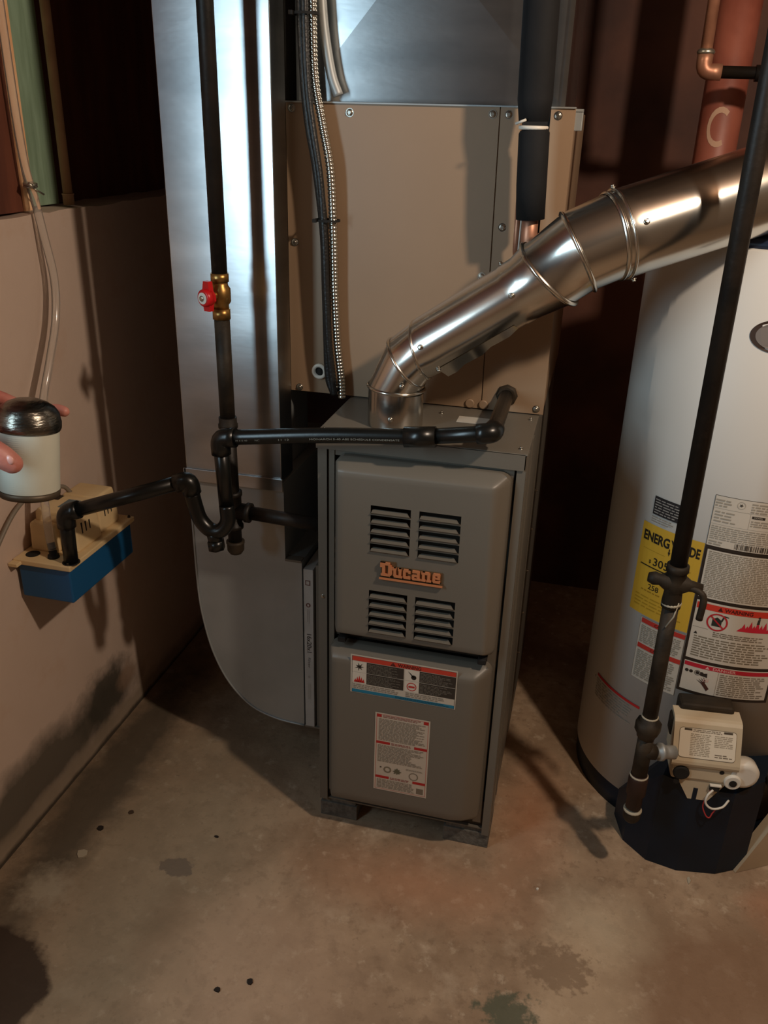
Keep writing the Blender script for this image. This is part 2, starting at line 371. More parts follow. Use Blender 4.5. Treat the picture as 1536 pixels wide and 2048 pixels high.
# stud, green board, thin pipe on the ledge
b = MB(); b.box(-0.664, -0.588, 0.087, 0.116, 1.2195, 2.149, 0.001)
st = obj('wall_stud', b, M['stud']); tag(st, 'pale bare pine stud standing on the left foundation ledge', 'stud')
b = MB(); b.box(-0.664, -0.630, 0.130, 0.256, 1.2195, 2.149, 0.0015)
st = obj('green_board', b, M['green_wood']); tag(st, 'faded green painted board standing upright beside the pine stud', 'board')
t = thing('thin_pipe', 'thin tan pipe rising from the ledge right of the green board', 'pipe', (-0.60, 0.243, 1.2195))
b = MB(); b.tube([(-0.60, 0.243, 1.238), (-0.60, 0.243, 2.149)], 0.0095, 12); obj('pipe_run', b, M['tan_pipe'], t)
b = MB(); b.lathe((-0.60, 0.243, 1.2195), (0, 0, 1), [(0, 0.011), (0.018, 0.011), (0.019, 0.012), (0.021, 0.012)], 12); obj('coupling', b, M['tan_pipe'], t)

# ---------------------------------------------------------------- furnace
FW, FZ0, FZ1 = 0.368, 0.05, 0.888
fu = thing('furnace', 'tall narrow grey furnace with two pillowed doors and an orange badge', 'furnace', (FW / 2, 0, FZ0))
FD = 0.72
b = MB()
b.box(0, 0.0015, 0, FD, FZ0, FZ1 - 0.003); b.box(FW - 0.0015, FW, 0, FD, FZ0 - 0.012, FZ1 - 0.003)
b.box(0, FW, FD - 0.002, FD, FZ0, FZ1 - 0.003); b.box(0.0015, FW - 0.0015, 0.003, FD, FZ0, FZ0 + 0.003)
# front flanges turned in from the sides
b.box(0.0, 0.017, -0.0005, 0.002, FZ0, FZ1 - 0.03); b.box(FW - 0.015, FW, -0.0005, 0.002, FZ0 - 0.012, FZ1 - 0.03)
b.box(FW, FW + 0.0012, 0.03, 0.05, FZ0, FZ1 - 0.01); b.box(FW, FW + 0.0016, 0.11, 0.13, FZ0, FZ1 - 0.01)
b.box(FW - 0.0005, FW + 0.002, 0.33, FD, FZ0, FZ1 - 0.002)
obj('casing', b, M['furnace'], fu)
b = MB(); b.box(0.002, FW - 0.002, 0.060, 0.064, FZ0 + 0.003, FZ1 - 0.01)
b.box(0.017, FW - 0.015, 0.010, 0.012, FZ0 + 0.003, 0.118); b.box(0.017, FW - 0.015, 0.010, 0.012, 0.468, 0.486)
obj('inner_panel', b, M['furnace_dark'], fu)
b = MB(); b.box(-0.002, FW + 0.001, -0.004, FD, FZ1 - 0.003, FZ1, 0.001); b.box(-0.002, FW - 0.003, -0.004, -0.002, FZ1 - 0.030, FZ1 - 0.001)
obj('top_panel', b, M['furnace'], fu)
b = MB(); b.box(0.019, 0.030, 0.004, 0.010, 0.075, 0.860); b.box(0.332, 0.349, 0.004, 0.010, 0.066, 0.860); b.box(0.03, 0.332, 0.006, 0.010, 0.845, 0.860)
obj('door_surround', b, M['furnace'], fu)
for p in [(0.008, 0.012), (0.355, 0.020), (0.356, 0.185), (0.19, 0.17)]:
    screw(fu, (p[0], p[1], FZ1), (0, 0, 1), 0.0032)
screw(fu, (0.0085, 0.0, 0.555), (0, -1, 0), 0.003)
for z in (0.668, 0.575, 0.47, 0.36, 0.25): screw(fu, (FW + 0.002, 0.38, z), (1, 0, 0), 0.003)
b = MB(); b.box(0.225, 0.300, 0.130, 0.165, FZ1, FZ1 + 0.0006)
obj('top_sticker', b, mat('sticker', s(196, 190, 178), 0.5), fu)

def door(name, x0, x1, z0, z1, D, wl, wr, wt, wb, holes, taper=0.0):
    """pillowed door as a height field; holes are left open"""
    xs = set(); zs = set()
    for k in range(9):
        t_ = k / 8
        xs.add(round(x0 + wl * t_, 5)); xs.add(round(x1 - wr * t_, 5)); zs.add(round(z0 + wb * t_, 5)); zs.add(round(z1 - wt * t_, 5))
    for k in range(13): xs.add(round(x0 + (x1 - x0) * k / 12, 5)); zs.add(round(z0 + (z1 - z0) * k / 12, 5))
    for h in holes: xs |= {round(h[0], 5), round(h[1], 5)}; zs |= {round(h[2], 5), round(h[3], 5)}
    def thin(L_, keep):
        L_ = sorted(L_); out = [L_[0]]
        for v in L_[1:]:
            if v - out[-1] > 0.0008 or v in keep:
                if v in keep and v - out[-1] <= 0.0008 and out[-1] not in keep and len(out) > 1: out[-1] = v
                else: out.append(v)
        return out
    kx = {round(h[i], 5) for h in holes for i in (0, 1)} | {round(x1, 5)}; kz = {round(h[i], 5) for h in holes for i in (2, 3)} | {round(z1, 5)}
    xs = thin(xs, kx); zs = thin(zs, kz)
    def prof(t_):
        t_ = max(0, min(1, t_)); return (1 - (1 - t_) ** 1.6)
    def H(x, z):
        tt = (z1 - z) / (z1 - z0)
        a = prof((x - x0) / wl); c = prof((x1 - x) / (wr * (1 + taper * tt))); d = prof((z1 - z) / wt); e = prof((z - z0) / wb)
        # soft minimum
        m_ = [a, c, d, e]; m_.sort(); v = m_[0] * (0.35 + 0.65 * m_[1]) if m_[0] < 1 else 1
        return v
    def inside(x, z):
        rc = 0.020; dx = max(x0 + rc - x, x - (x1 - rc), 0); dz = max(z0 + rc - z, z - (z1 - rc), 0); return math.hypot(dx, dz) / rc
    vs_ = []
    for z in zs:
        for x in xs:
            xx, zz = x, z; q = inside(x, z)
            if q > 1:
                rc = 0.020; cx = min(max(x, x0 + rc), x1 - rc); cz = min(max(z, z0 + rc), z1 - rc); xx = cx + (x - cx) / q; zz = cz + (z - cz) / q
            vs_.append((xx, 0.002 - D * (0.25 + 0.75 * H(xx, zz)), zz))
    nx = len(xs); fs = []
    for j in range(len(zs) - 1):
        for i in range(nx - 1):
            mx = (xs[i] + xs[i + 1]) / 2; mz = (zs[j] + zs[j + 1]) / 2
            if any(h[0] < mx < h[1] and h[2] < mz < h[3] for h in holes): continue
            fs.append((j * nx + i, j * nx + i + 1, (j + 1) * nx + i + 1, (j + 1) * nx + i))
    b = MB(); b.add(vs_, fs, 0, True)
    # rim going back to the casing
    per = [(i, 0) for i in range(nx)] + [(nx - 1, j) for j in range(1, len(zs))] + [(i, len(zs) - 1) for i in range(nx - 2, -1, -1)] + [(0, j) for j in range(len(zs) - 2, 0, -1)]
    rim = [vs_[j * nx + i] for i, j in per]; back = [(x, 0.004, z) for x, y, z in rim]; k = len(rim)
    b.add(rim + back, [(i, (i + 1) % k, k + (i + 1) % k, k + i) for i in range(k)])
    return obj(name, b, M['furnace'], fu)
D = 0.042; YF = 0.002 - D
pitch = 0.0186; holes = []
cols = [(0.110, 0.182), (0.197, 0.270)]
rows = [0.777 - pitch * i for i in range(5)] + [0.607 - pitch * i for i in range(5)]
for (a, c) in cols:
    for r_ in rows: holes.append((a, c, r_ - 0.0150, r_))
ud = door('upper_door', 0.036, 0.346, 0.491, 0.852, D, 0.014, 0.030, 0.020, 0.016, holes, -0.35)
lm = None
for (a, c) in cols:
    for r_ in rows:
        if lm is None:
            b = MB(); zb_ = r_ - 0.0150
            P = [(a, YF - 0.0005, zb_ - 0.0015), (c, YF - 0.0005, zb_ - 0.0015), (c - 0.002, YF - 0.0045, zb_ + 0.0025), (a + 0.002, YF - 0.0045, zb_ + 0.0025), (c - 0.008, YF + 0.007, zb_ + 0.0050), (a + 0.002, YF + 0.007, zb_ + 0.0050)]
            b.add(P, [(0, 1, 2, 3), (3, 2, 4, 5), (0, 3, 5), (1, 4, 2)], 0, False)
            lo0 = obj('louver', b, M['furnace'], ud); lm = (lo0, a, r_)
        else:
            o = lm[0].copy(); C.objects.link(o); o.parent = ud; o.location = (a - lm[1], 0, r_ - lm[2])
ldoor = door('lower_door', 0.026, 0.344, 0.086, 0.466, D, 0.014, 0.032, 0.022, 0.014, [], 0.5)
# wavy handle notch under the upper door: two dark latch studs
for x in (0.055, 0.325):
    b = MB(); b.box(x - 0.008, x + 0.008, -0.030, 0.004, 0.477, 0.489, 0.002); obj('door_catch', b, M['dark_hole'], fu)
# badge
t = thing('tmp', 'x', 'x', (0, 0, 0)); bpy.data.objects.remove(t)
b = MB(); yb = YF - 0.001
b.prism([(0.130, 0.636), (0.246, 0.636), (0.246, 0.641), (0.130, 0.641)], 'y', yb - 0.005, yb + 0.001)
for (x0_, x1_, z0_, z1_) in [(0.132, 0.159, 0.645, 0.672), (0.159, 0.244, 0.645, 0.6635)]: b.box(x0_, x1_, yb - 0.002, yb + 0.001, z0_, z1_)
bd = obj('badge', b, M['badge_edge'], fu); bd['label'] = 'raised orange and gold lettered badge'
GL = {  # slab letters drawn as blocks, unit = one tenth of the badge height
 'D': (11, [(0, 0, 9, 2), (1.2, 0, 4, 11.5), (-0.8, 9.5, 8.5, 11.5), (-0.8, 7.5, 1.2, 11.5), (7, 1, 10, 9.5), (8.5, 2, 10.8, 8.2)]),
 'u': (9.6, [(0, 6, 3.2, 8), (1, 1, 3.6, 8), (1.6, 0, 6, 2), (5.4, 6, 8.4, 8), (6, 0, 8.6, 8), (6, 0, 9.6, 1.6)]),
 'c': (8.6, [(0.6, 1, 3.2, 7.2), (1.2, 0, 7.8, 2), (1.2, 6, 7.8, 8), (5.6, 5, 7.8, 8)]),
 'a': (9.2, [(0.8, 6.2, 6.8, 8), (5.2, 0, 7.8, 7.6), (0.4, 0.6, 2.8, 4.2), (1, 0, 6, 1.6), (1, 3, 6, 4.6), (5.2, 0, 9, 1.6)]),
 'n': (10.2, [(0, 6, 3.2, 8), (0.8, 0, 3.4, 8), (0, 0, 4.4, 1.6), (3, 6, 7.4, 8), (5.8, 0, 8.4, 7.2), (5, 0, 9.6, 1.6)]),
 'e': (8.2, [(0.4, 1, 3, 7.2), (1, 0, 7.6, 1.8), (1, 6.2, 7, 8), (5, 4, 7.6, 7.4), (1, 3.4, 7.6, 4.8)])}
b = MB(); u_ = 1.0; kx_ = 0.112 / 58.2; kz_ = 0.0265 / 11.5
for ch in 'Ducane':
    adv, rects = GL[ch]
    for n_, (xa, za, xb_, zb_) in enumerate(rects):
        b.box(0.131 + (u_ + xa) * kx_, 0.131 + (u_ + xb_) * kx_, yb - 0.006 - 0.00004 * n_, yb - 0.001, 0.6445 + za * kz_, 0.6445 + zb_ * kz_)
    u_ += adv
o = obj('badge_lettering', b, M['badge'], bd, fix=False)
b = MB(); b.box(0.130, 0.246, yb - 0.0065, yb - 0.0045, 0.637, 0.6405); obj('badge_underline', b, M['badge'], bd)

# warning label on the lower door
W_ = (196, 186, 170); RED = (196, 62, 44); DK = (52, 46, 40); BL = (30, 120, 152)
yl = YF - 0.0004
d = Decal(lambda u, v, l: (0.077 + u, yl - 0.00025 * l, 0.375 + v)); LW, LH = 0.207, 0.0875
d.rect(0, 0, LW, LH, W_, 1); d.frame(0.003, 0.001, LW - 0.002, LH - 0.003, 0.0006, (40, 36, 32), 2)
d.rect(0.0036, LH - 0.0135, LW - 0.0026, LH - 0.0036, RED, 2); d.text('WARNING', 0.093, LH - 0.0125, 0.0078, (70, 26, 20), 3, width=0.045, bold=0.02)
d.poly([(0.078, LH - 0.0125), (0.089, LH - 0.0125), (0.0835, LH - 0.0045)], (70, 26, 20), 3)
d.text('!', 0.0829, LH - 0.0115, 0.005, RED, 4)
for (ub, w2) in ((0.0036, 0.105 - 0.0036), (0.107, LW - 0.0026 - 0.107)):
    for r_ in range(2):
        v1_ = LH - 0.0145 - r_ * 0.0255
        d.rect(ub, v1_ - 0.0245, ub + 0.028, v1_, (214, 205, 190), 2); d.rect(ub + 0.0285, v1_ - 0.0245, ub + w2, v1_, DK, 2)
        d.print_(ub + 0.030, v1_ - 0.023, ub + w2 - 0.004, v1_ - 0.002, 7, (112, 106, 96), 3, 0.45, 0.45)
def star(d, cu_, cv, r, col, n=9, l=3, inner=0.35):
    pts_ = []
    for k_ in range(2 * n):
        rr = r * (1 if k_ % 2 == 0 else inner) * (0.8 + 0.3 * random.random()); a = math.pi * k_ / n; pts_.append((cu_ + rr * math.cos(a), cv + rr * math.sin(a)))
    for k_ in range(2 * n): d.poly([(cu_, cv), pts_[k_], pts_[(k_ + 1) % (2 * n)]], col, l)
star(d, 0.0176, LH - 0.0265, 0.0095, (30, 26, 22), 7)
for i_, (du, hh) in enumerate([(-0.008, 0.008), (-0.004, 0.013), (0.0, 0.016), (0.004, 0.013), (0.008, 0.009)]):
    d.poly([(0.0176 + du - 0.003, LH - 0.0625), (0.0176 + du + 0.003, LH - 0.0625), (0.0176 + du + 0.0006, LH - 0.0625 + hh)], (196, 34, 30), 3)
d.poly([(0.113, LH - 0.018), (0.118, LH - 0.022), (0.127, LH - 0.031), (0.122, LH - 0.030)], (30, 26, 22), 3)
d.disc(0.1245, LH - 0.0305, 0.0052, (30, 26, 22), 3, 12)
d.ring(0.121, LH - 0.0525, 0.0095, 0.0016, (188, 40, 34), 3, 22); d.rect(0.115, LH - 0.0545, 0.127, LH - 0.0505, (188, 40, 34), 4)
d.rect(0.0036, 0.0018, LW - 0.0026, 0.0085, BL, 2); d.print_(0.090, 0.003, 0.195, 0.0075, 2, (18, 66, 84), 3)
d.print_(0.006, 0.010, 0.100, 0.0215, 3, (140, 128, 114), 3); d.print_(0.110, 0.010, 0.185, 0.0215, 3, (140, 128, 114), 3)
d.build('warning_label', ldoor, 'wide printed warning label with orange header and blue footer')
d = Decal(lambda u, v, l: (0.1285 + u, yl - 0.00025 * l, 0.144 + v)); LW, LH = 0.110, 0.193
RD = (176, 34, 32); d.rect(0, 0, LW, LH, (196, 182, 164), 1); d.frame(0.003, 0.003, LW - 0.003, LH - 0.003, 0.0007, (196, 84, 74), 2)
d.rect(0.0035, LH - 0.0105, 0.013, LH - 0.0035, RD, 2); d.rect(LW - 0.013, LH - 0.0105, LW - 0.0035, LH - 0.0035, RD, 2)
for v in (0.118, 0.031): d.rect(0.0035, v, 0.0035 + 0.028, v + 0.0062, RD, 2); d.rect(LW - 0.0035 - 0.026, v, LW - 0.0035, v + 0.0062, RD, 2); d.print_(0.034, v, LW - 0.032, v + 0.006, 2, (150, 70, 60), 3)
d.print_(0.016, LH - 0.0105, LW - 0.016, LH - 0.004, 2, (150, 90, 78), 3)
d.print_(0.008, 0.127, LW - 0.007, LH - 0.013, 17, (136, 122, 104), 3, 0.5, 0.3); d.print_(0.007, 0.073, LW - 0.007, 0.116, 14, (136, 122, 104), 3, 0.5, 0.35)
d.disc(0.014, 0.059, 0.002, (90, 80, 66)); d.ring(0.028, 0.055, 0.008, 0.003, (124, 112, 92)); star(d, 0.048, 0.054, 0.009, (96, 92, 72), 8, 3, 0.6); d.ring(0.082, 0.049, 0.0095, 0.0018, (128, 116, 98), 3)
d.print_(0.066, 0.062, 0.102, 0.066, 2, (150, 138, 120), 3)
d.print_(0.007, 0.006, LW - 0.024, 0.029, 7, (136, 122, 104), 3); d.rect(LW - 0.021, 0.007, LW - 0.007, 0.021, (120, 108, 92), 2)
d.build('instruction_label', ldoor, 'tall red bordered instruction label')

# blocks the furnace stands on
for (x0_, x1_, y0_, y1_, lab) in [(0.0, 0.082, 0.004, 0.10, 'small grey concrete block under the front left corner of the furnace'),
                                  (0.272, 0.368, 0.004, 0.10, 'small grey concrete block under the front right corner of the furnace')]:
    b = MB(); b.box(x0_, x1_, y0_, y1_, 0.0, 0.0375, 0.0015); b.box(x0_ + 0.004, x1_ - 0.004, y0_ + 0.004, y1_ - 0.004, 0.037, 0.0498)
    o = obj('concrete_block', b, M['cinder']); tag(o, lab, 'block', 'blocks under the furnace')
b = MB(); b.box(0.01, 0.36, 0.55, 0.70, 0.0, 0.0495); o = obj('concrete_block', b, M['cinder']); tag(o, 'long grey concrete block under the back of the furnace, in shadow', 'block', 'blocks under the furnace')

# ---------------------------------------------------------------- evaporator coil cabinet
YC = 0.217; CZ0, CZ1 = 0.8885, 1.414
co = thing('coil_cabinet', 'beige enamelled coil cabinet standing on the back of the furnace top', 'cabinet', (0.125, YC, CZ0))
b = MB(); b.box(-0.125, 0.374, YC + 0.004, 0.715, CZ0, CZ1 - 0.002, 0.002)
obj('cabinet_shell', b, M['coil'], co)
b = MB(); b.add([(x, y, z) for y in (YC, YC + 0.004) for x, z in ((-0.127, CZ0 + 0.002), (0.2575, CZ0 + 0.002), (0.251, CZ1), (-0.127, CZ1))], [(0, 1, 2, 3), (7, 6, 5, 4), (0, 4, 5, 1), (1, 5, 6, 2), (2, 6, 7, 3), (3, 7, 4, 0)])
obj('main_panel', b, M['coil'], co)
b = MB()
b.add([(x, y, z) for y in (YC - 0.001, YC + 0.004) for x, z in ((0.2595, CZ0 + 0.002), (0.376, CZ0 + 0.002), (0.376, 1.165), (0.2565, 1.165))], [(0, 1, 2, 3), (7, 6, 5, 4), (0, 4, 5, 1), (1, 5, 6, 2), (2, 6, 7, 3), (3, 7, 4, 0)])
b.add([(x, y, z) for y in (YC - 0.001, YC + 0.004) for x, z in ((0.2565, 1.165), (0.298, 1.165), (0.286, CZ1), (0.253, CZ1))], [(0, 1, 2, 3), (7, 6, 5, 4), (0, 4, 5, 1), (1, 5, 6, 2), (2, 6, 7, 3), (3, 7, 4, 0)])
b.box(0.336, 0.376, YC - 0.001, YC + 0.004, 1.165, CZ1)
obj('side_panel', b, M['coil'], co)
b = MB(); b.box(0.290, 0.337, YC + 0.0035, YC + 0.0055, 1.165, CZ1 - 0.004); obj('line_slot', b, M['dark_hole'], co)  # dark sheet, the slot's inner shade given as colour
b = MB(); b.box(0.374, 0.388, YC + 0.004, YC + 0.03, CZ1 - 0.034, CZ1 - 0.004, 0.001); b.box(0.372, 0.388, YC + 0.004, YC + 0.03, CZ1 - 0.006, CZ1 - 0.001)
obj('corner_bracket', b, M['galv_dull'], co)
b = MB(); b.box(-0.127, 0.376, YC - 0.004, YC + 0.02, CZ1 - 0.001, CZ1 + 0.0015); obj('top_flange', b, M['galv_dull'], co)
for x, z in [(-0.116, 1.404), (-0.009, 1.399), (0.240, 1.402), (0.267, 1.402), (0.348, 1.402), (-0.114, 1.177), (0.271, 1.223), (0.241, 1.137), (-0.109, 0.898), (-0.028, 0.902), (0.362, 0.900)]:
    screw(co, (x, YC, z), (0, -1, 0), 0.0048, washer=True)
# drain ports
b = MB(); b.lathe((-0.066, YC, 0.935), (0, -1, 0), [(0, 0.0155), (0.006, 0.0155), (0.008, 0.014), (0.008, 0.009), (0.002, 0.009)], 24)
o = obj('drain_plug', b, M['white_plastic'], co); o['label'] = 'white ring of the spare drain plug'
b = MB(); b.lathe((-0.066, YC - 0.0021, 0.935), (0, -1, 0), [(0, 0.0088), (0.0005, 0.0088)], 18); b.box(-0.069, -0.063, YC - 0.005, YC - 0.002, 0.929, 0.941); obj('plug_core', b, M['dark_hole'], co)
for x in (0.236, 0.262):
    b = MB(); b.lathe((x, YC, 0.899), (0, -1, 0), [(0, 0.009), (0.003, 0.009), (0.004, 0.007)], 18); obj('pressed_boss', b, M['coil'], co)
b = MB(); b.lathe((0.305, YC, 0.922), (0, -1, 0), [(0, 0.021), (0.004, 0.021), (0.005, 0.018), (0.012, 0.018)], 8)
obj('drain_nut', b, M['iron_dusty'], co)

# ---------------------------------------------------------------- supply plenum above the cabinet
pl = thing('supply_plenum', 'galvanised sheet metal plenum rising from the beige coil cabinet, cross-creased', 'duct', (0.12, 0.24, 1.416))
PX0, PX1, PZ0, PZ1, PY = -0.107, 0.352, 1.4165, 2.149, 0.236
b = MB(); cx_, cz_ = (PX0 + PX1) / 2 - 0.01, 1.66
b.add([(PX0, PY, PZ0), (PX1, PY, PZ0), (PX1, PY, 1.92), (PX0, PY, 1.92), (cx_, PY - 0.007, cz_)], [(0, 1, 4), (1, 2, 4), (2, 3, 4), (3, 0, 4)])
b.add([(PX0, PY, 1.92), (PX1, PY, 1.92), (PX1, PY, PZ1), (PX0, PY, PZ1)], [(0, 1, 2, 3)])
b.add([(PX0, PY, PZ0), (PX0, 0.68, PZ0), (PX0, 0.68, PZ1), (PX0, PY, PZ1)], [(3, 2, 1, 0)])
b.add([(PX1, PY, PZ0), (PX1, 0.68, PZ0), (PX1, 0.68, PZ1), (PX1, PY, PZ1)], [(0, 1, 2, 3)])
b.add([(PX0, 0.68, PZ0), (PX1, 0.68, PZ0), (PX1, 0.68, PZ1), (PX0, 0.68, PZ1)], [(3, 2, 1, 0)])
obj('plenum_body', b, M['galv'], pl)
b = MB(); b.box(PX0 - 0.004, PX0 + 0.003, PY - 0.006, PY + 0.004, PZ0, PZ1); obj('corner_seam', b, M['galv'], pl); b = MB(); b.box(PX1 - 0.003, PX1 + 0.005, PY - 0.006, PY + 0.004, PZ0, PZ1)
obj('corner_seam', b, M['galv'], pl)

# ---------------------------------------------------------------- return duct and boot
du = thing('return_duct', 'bright galvanised return duct left of the furnace with a curved grey boot', 'duct', (-0.22, 0.12, 0.133))
YD = 0.12
b = MB(); b.box(-0.322, -0.116, YD, 0.186, 0.728, 2.149, 0.0012); obj('duct_riser', b, M['galv'], du)
b = MB(); b.box(-0.322, -0.136, 0.186, 0.34, 0.728, 2.149); obj('added_light_block', b, M['galv_dull'], du)  # added hidden box, blocks light leaking between duct and coil cabinet
b = MB(); b.box(-0.326, -0.113, YD - 0.004, YD - 0.0005, 0.708, 0.735, 0.001); b.box(-0.327, -0.322, YD - 0.004, 0.50, 0.708, 0.735)
obj('drive_cleat', b, M['galv'], du)
curve = [(-0.318, 0.60), (-0.316, 0.45), (-0.307, 0.365), (-0.288, 0.285), (-0.255, 0.215), (-0.205, 0.162), (-0.145, 0.139), (-0.077, 0.133)]
cv = [(p[0], p[2]) for p in cr([(x, 0, z) for x, z in curve], 5)]
poly = [(-0.318, 0.725)] + cv + [(-0.077, 0.554), (-0.113, 0.556), (-0.113, 0.725)]
b = MB(); b.prism(poly, 'y', YD + 0.002, 0.50); obj('boot', b, M['galv_dull'], du)
b = MB(); b.tube([(x, YD + 0.001, z) for x, z in [(-0.318, 0.70)] + cv], 0.0022, 6); o = obj('boot_seam', b, M['galv_dull'], du)
b = MB(); b.box(-0.113, -0.078, YD, YD + 0.02, 0.551, 0.556)
b.box(-0.048, -0.034, YD + 0.006, 0.50, 0.133, 0.548); b.box(-0.034, -0.0005, YD + 0.012, 0.50, 0.10, 0.60)
b.box(-0.077, -0.034, YD + 0.002, 0.50, 0.130, 0.134); b.box(-0.077, -0.034, 0.48, 0.50, 0.133, 0.55)
obj('filter_rack', b, M['furnace'], du)
fi = thing('air_filter', 'cardboard framed air filter marked 16x20x1 standing in the rack beside the furnace', 'filter', (-0.063, YD, 0.1345))
b = MB(); b.box(-0.0735, -0.0525, YD + 0.001, 0.47, 0.1345, 0.538, 0.0006)
fr = obj('frame', b, mat('filter_card', s(188, 184, 178), 0.8, 0.0, s(178, 174, 168), 30), fi)
d = Decal(lambda u, v, l: (-0.0735 + u, YD + 0.0008 - 0.0002 * l, 0.1345 + v))
PR = (104, 62, 56)
d.rect(0.004, 0.366, 0.015, 0.378, PR); d.rect(0.006, 0.368, 0.013, 0.376, (188, 184, 178), 2)
d.disc(0.010, 0.318, 0.0052, PR, 1, sx=1.0); d.rect(0.008, 0.3155, 0.012, 0.3205, (188, 184, 178), 2)
d.text('16x20x1', 0.006, 0.246, 0.0105, (58, 46, 44), 1, width=0.047, rot=-math.pi / 2, bold=0.012)
d.rect(0.0075, 0.276, 0.0085, 0.308, (150, 140, 134)); d.rect(0.011, 0.272, 0.012, 0.308, (150, 140, 134))
d.text('filter', 0.008, 0.186, 0.006, (96, 82, 78), 1, width=0.028, rot=-math.pi / 2)
d.disc(0.010, 0.135, 0.003, (160, 152, 146), 1); d.rect(0.0065, 0.075, 0.0135, 0.118, (172, 168, 160))
d.build('printing', fr)

# ---------------------------------------------------------------- flue pipe
fl = thing('flue_pipe', 'shiny metal flue pipe climbing right from the furnace top over the water heater', 'flue', (0.120, 0.085, 0.8885))
P0 = Vector((0.120, 0.085, 0.8885))
rings = [(P0, (0, 0, 1), 0.050), ((0.120, 0.085, 0.955), (0.12, 0, 1), 0.050)]
b = MB(); b.loft(rings, 40, (False, False)); obj('collar', b, M['flue'], fl)
def bead(c, n_, r, w_=0.0032, rr=0.0035, name='bead'):
    n_ = Vector(n_).normalized(); c = Vector(c)
    b = MB(); b.loft([(c - n_ * w_, n_, r + 0.0003), (c - n_ * w_ * 0.5, n_, r + rr * 0.8), (c, n_, r + rr), (c + n_ * w_ * 0.5, n_, r + rr * 0.8), (c + n_ * w_, n_, r + 0.0003)], 40, (False, False))
    obj(name, b, M['flue_ring'], fl)
q1, n1 = Vector((0.120, 0.085, 0.957)), (0.05, 0, 1)
q2, n2 = Vector((0.137, 0.083, 1.002)), (0.92, -0.02, 0.75)
q3, n3 = Vector((0.164, 0.080, 1.028)), (1.0, -0.04, 0.38)
qa, na = Vector((0.369, 0.062, 1.172)), (0.66, -0.08, 0.74)
qs = q3 + (qa - q3) * 0.07; dd = (qa - q3).normalized()
b = MB(); b.loft([(q1, n1, 0.0505), (q2, n2, 0.0505), (q3, n3, 0.0505)], 40, (False, False)); obj('lower_elbow', b, M['flue'], fl)
for q_, n_ in ((q1, n1), (q2, n2), (q3, n3)): bead(q_, n_, 0.0505, 0.003, 0.003)
b = MB(); b.loft([(q3, n3, 0.0508), (q3 + dd * 0.02, dd, 0.0512), (q3 + dd * 0.185, dd, 0.0518), (q3 + dd * 0.187, dd, 0.0530), (q3 + dd * 0.21, dd, 0.0530), (qa - dd * 0.010, na, 0.0600), (qa, na, 0.0635)], 40, (False, False))
obj('diagonal_section', b, M['flue'], fl)
qb, nb = Vector((0.410, 0.060, 1.208)), (0.86, 0.14, 0.50)
qc, nc = Vector((0.459, 0.072, 1.232)), (0.90, 0.36, 0.27)
b = MB(); b.loft([(qa, na, 0.0635), (qa + (qb - qa) * 0.12, (0.7, -0.05, 0.7), 0.0605), (qb - (qb - qa) * 0.1, nb, 0.0635), (qb, nb, 0.0650)], 40, (False, False)); obj('upper_elbow_lower_gore', b, M['flue'], fl)
b = MB(); b.loft([(qb, nb, 0.0645), (qc, nc, 0.0655)], 40, (False, False)); obj('upper_elbow_upper_gore', b, M['flue'], fl)
bead(qa, na, 0.0635, 0.004, 0.0035); bead(qb, nb, 0.0645, 0.004, 0.004); bead(qc, nc, 0.0655, 0.004, 0.0035)
de = Vector((0.2214, 0.095, 0.0745)).normalized()
bead(qc + de * 0.011, nc, 0.067, 0.003, 0.004)
b = MB(); b.loft([(qc + de * 0.002, nc, 0.0650), (qc + de * 0.010, nc, 0.0675), (qc + de * 0.03, de, 0.0675), (qc + de * 0.75, de, 0.0685)], 48, (False, False)); obj('long_section', b, M['flue'], fl)
def on_pipe(c, ax, r, toward):
    ax = Vector(ax).normalized(); t_ = Vector(toward); t_ = (t_ - ax * t_.dot(ax)).normalized(); return Vector(c) + t_ * r, t_
for c, ax, r, tw_ in [(P0 + Vector((0, 0, 0.022)), (0, 0, 1), 0.050, (0.05, -1, 0)), (q3 + dd * 0.02, dd, 0.0515, (0.1, -1, 0.3)), (q3 + dd * 0.02, dd, 0.0515, (0.1, -1, -1.5)), (q3 + dd * 0.195, dd, 0.053, (0.1, -1, 0.2)),
                      (q3 + dd * 0.19, dd, 0.053, (0.1, 0.1, 1)), (qc + de * 0.03, de, 0.0675, (0.1, -1, 0.25)), (qc + de * 0.014, de, 0.0705, (-0.2, 0.0, 1)), (qc + de * 0.014, de, 0.0705, (0.2, -0.3, -1)), (q2 + Vector((0, -0.0, -0.028)), (0.3, 0, 1), 0.050, (0.1, -1, 0))]:
    p_, t_ = on_pipe(c, ax, r, tw_); screw(fl, p_, t_, 0.0038)
# loose torn tape of metal under the lower joint
b = MB(); fl_pts = []
for i in range(9):
    t_ = i / 8; c_ = q3 + dd * (0.02 + 0.15 * t_); p_, tt = on_pipe(c_, dd, 0.0512, (0.1, -0.75, -1.0)); p2, t2 = on_pipe(c_, dd, 0.0535 + 0.002 * math.sin(i * 2.1), (0.1, -0.1 - 0.25 * t_, -1.0))
    fl_pts += [p_ + tt * 0.001, p2 + t2 * (0.008 * (1 - t_) + 0.001)]
b.add(fl_pts, [(2 * i, 2 * i + 2, 2 * i + 3, 2 * i + 1) for i in range(8)], 0, True); obj('foil_patch', b, M['flue_ring'], fl)

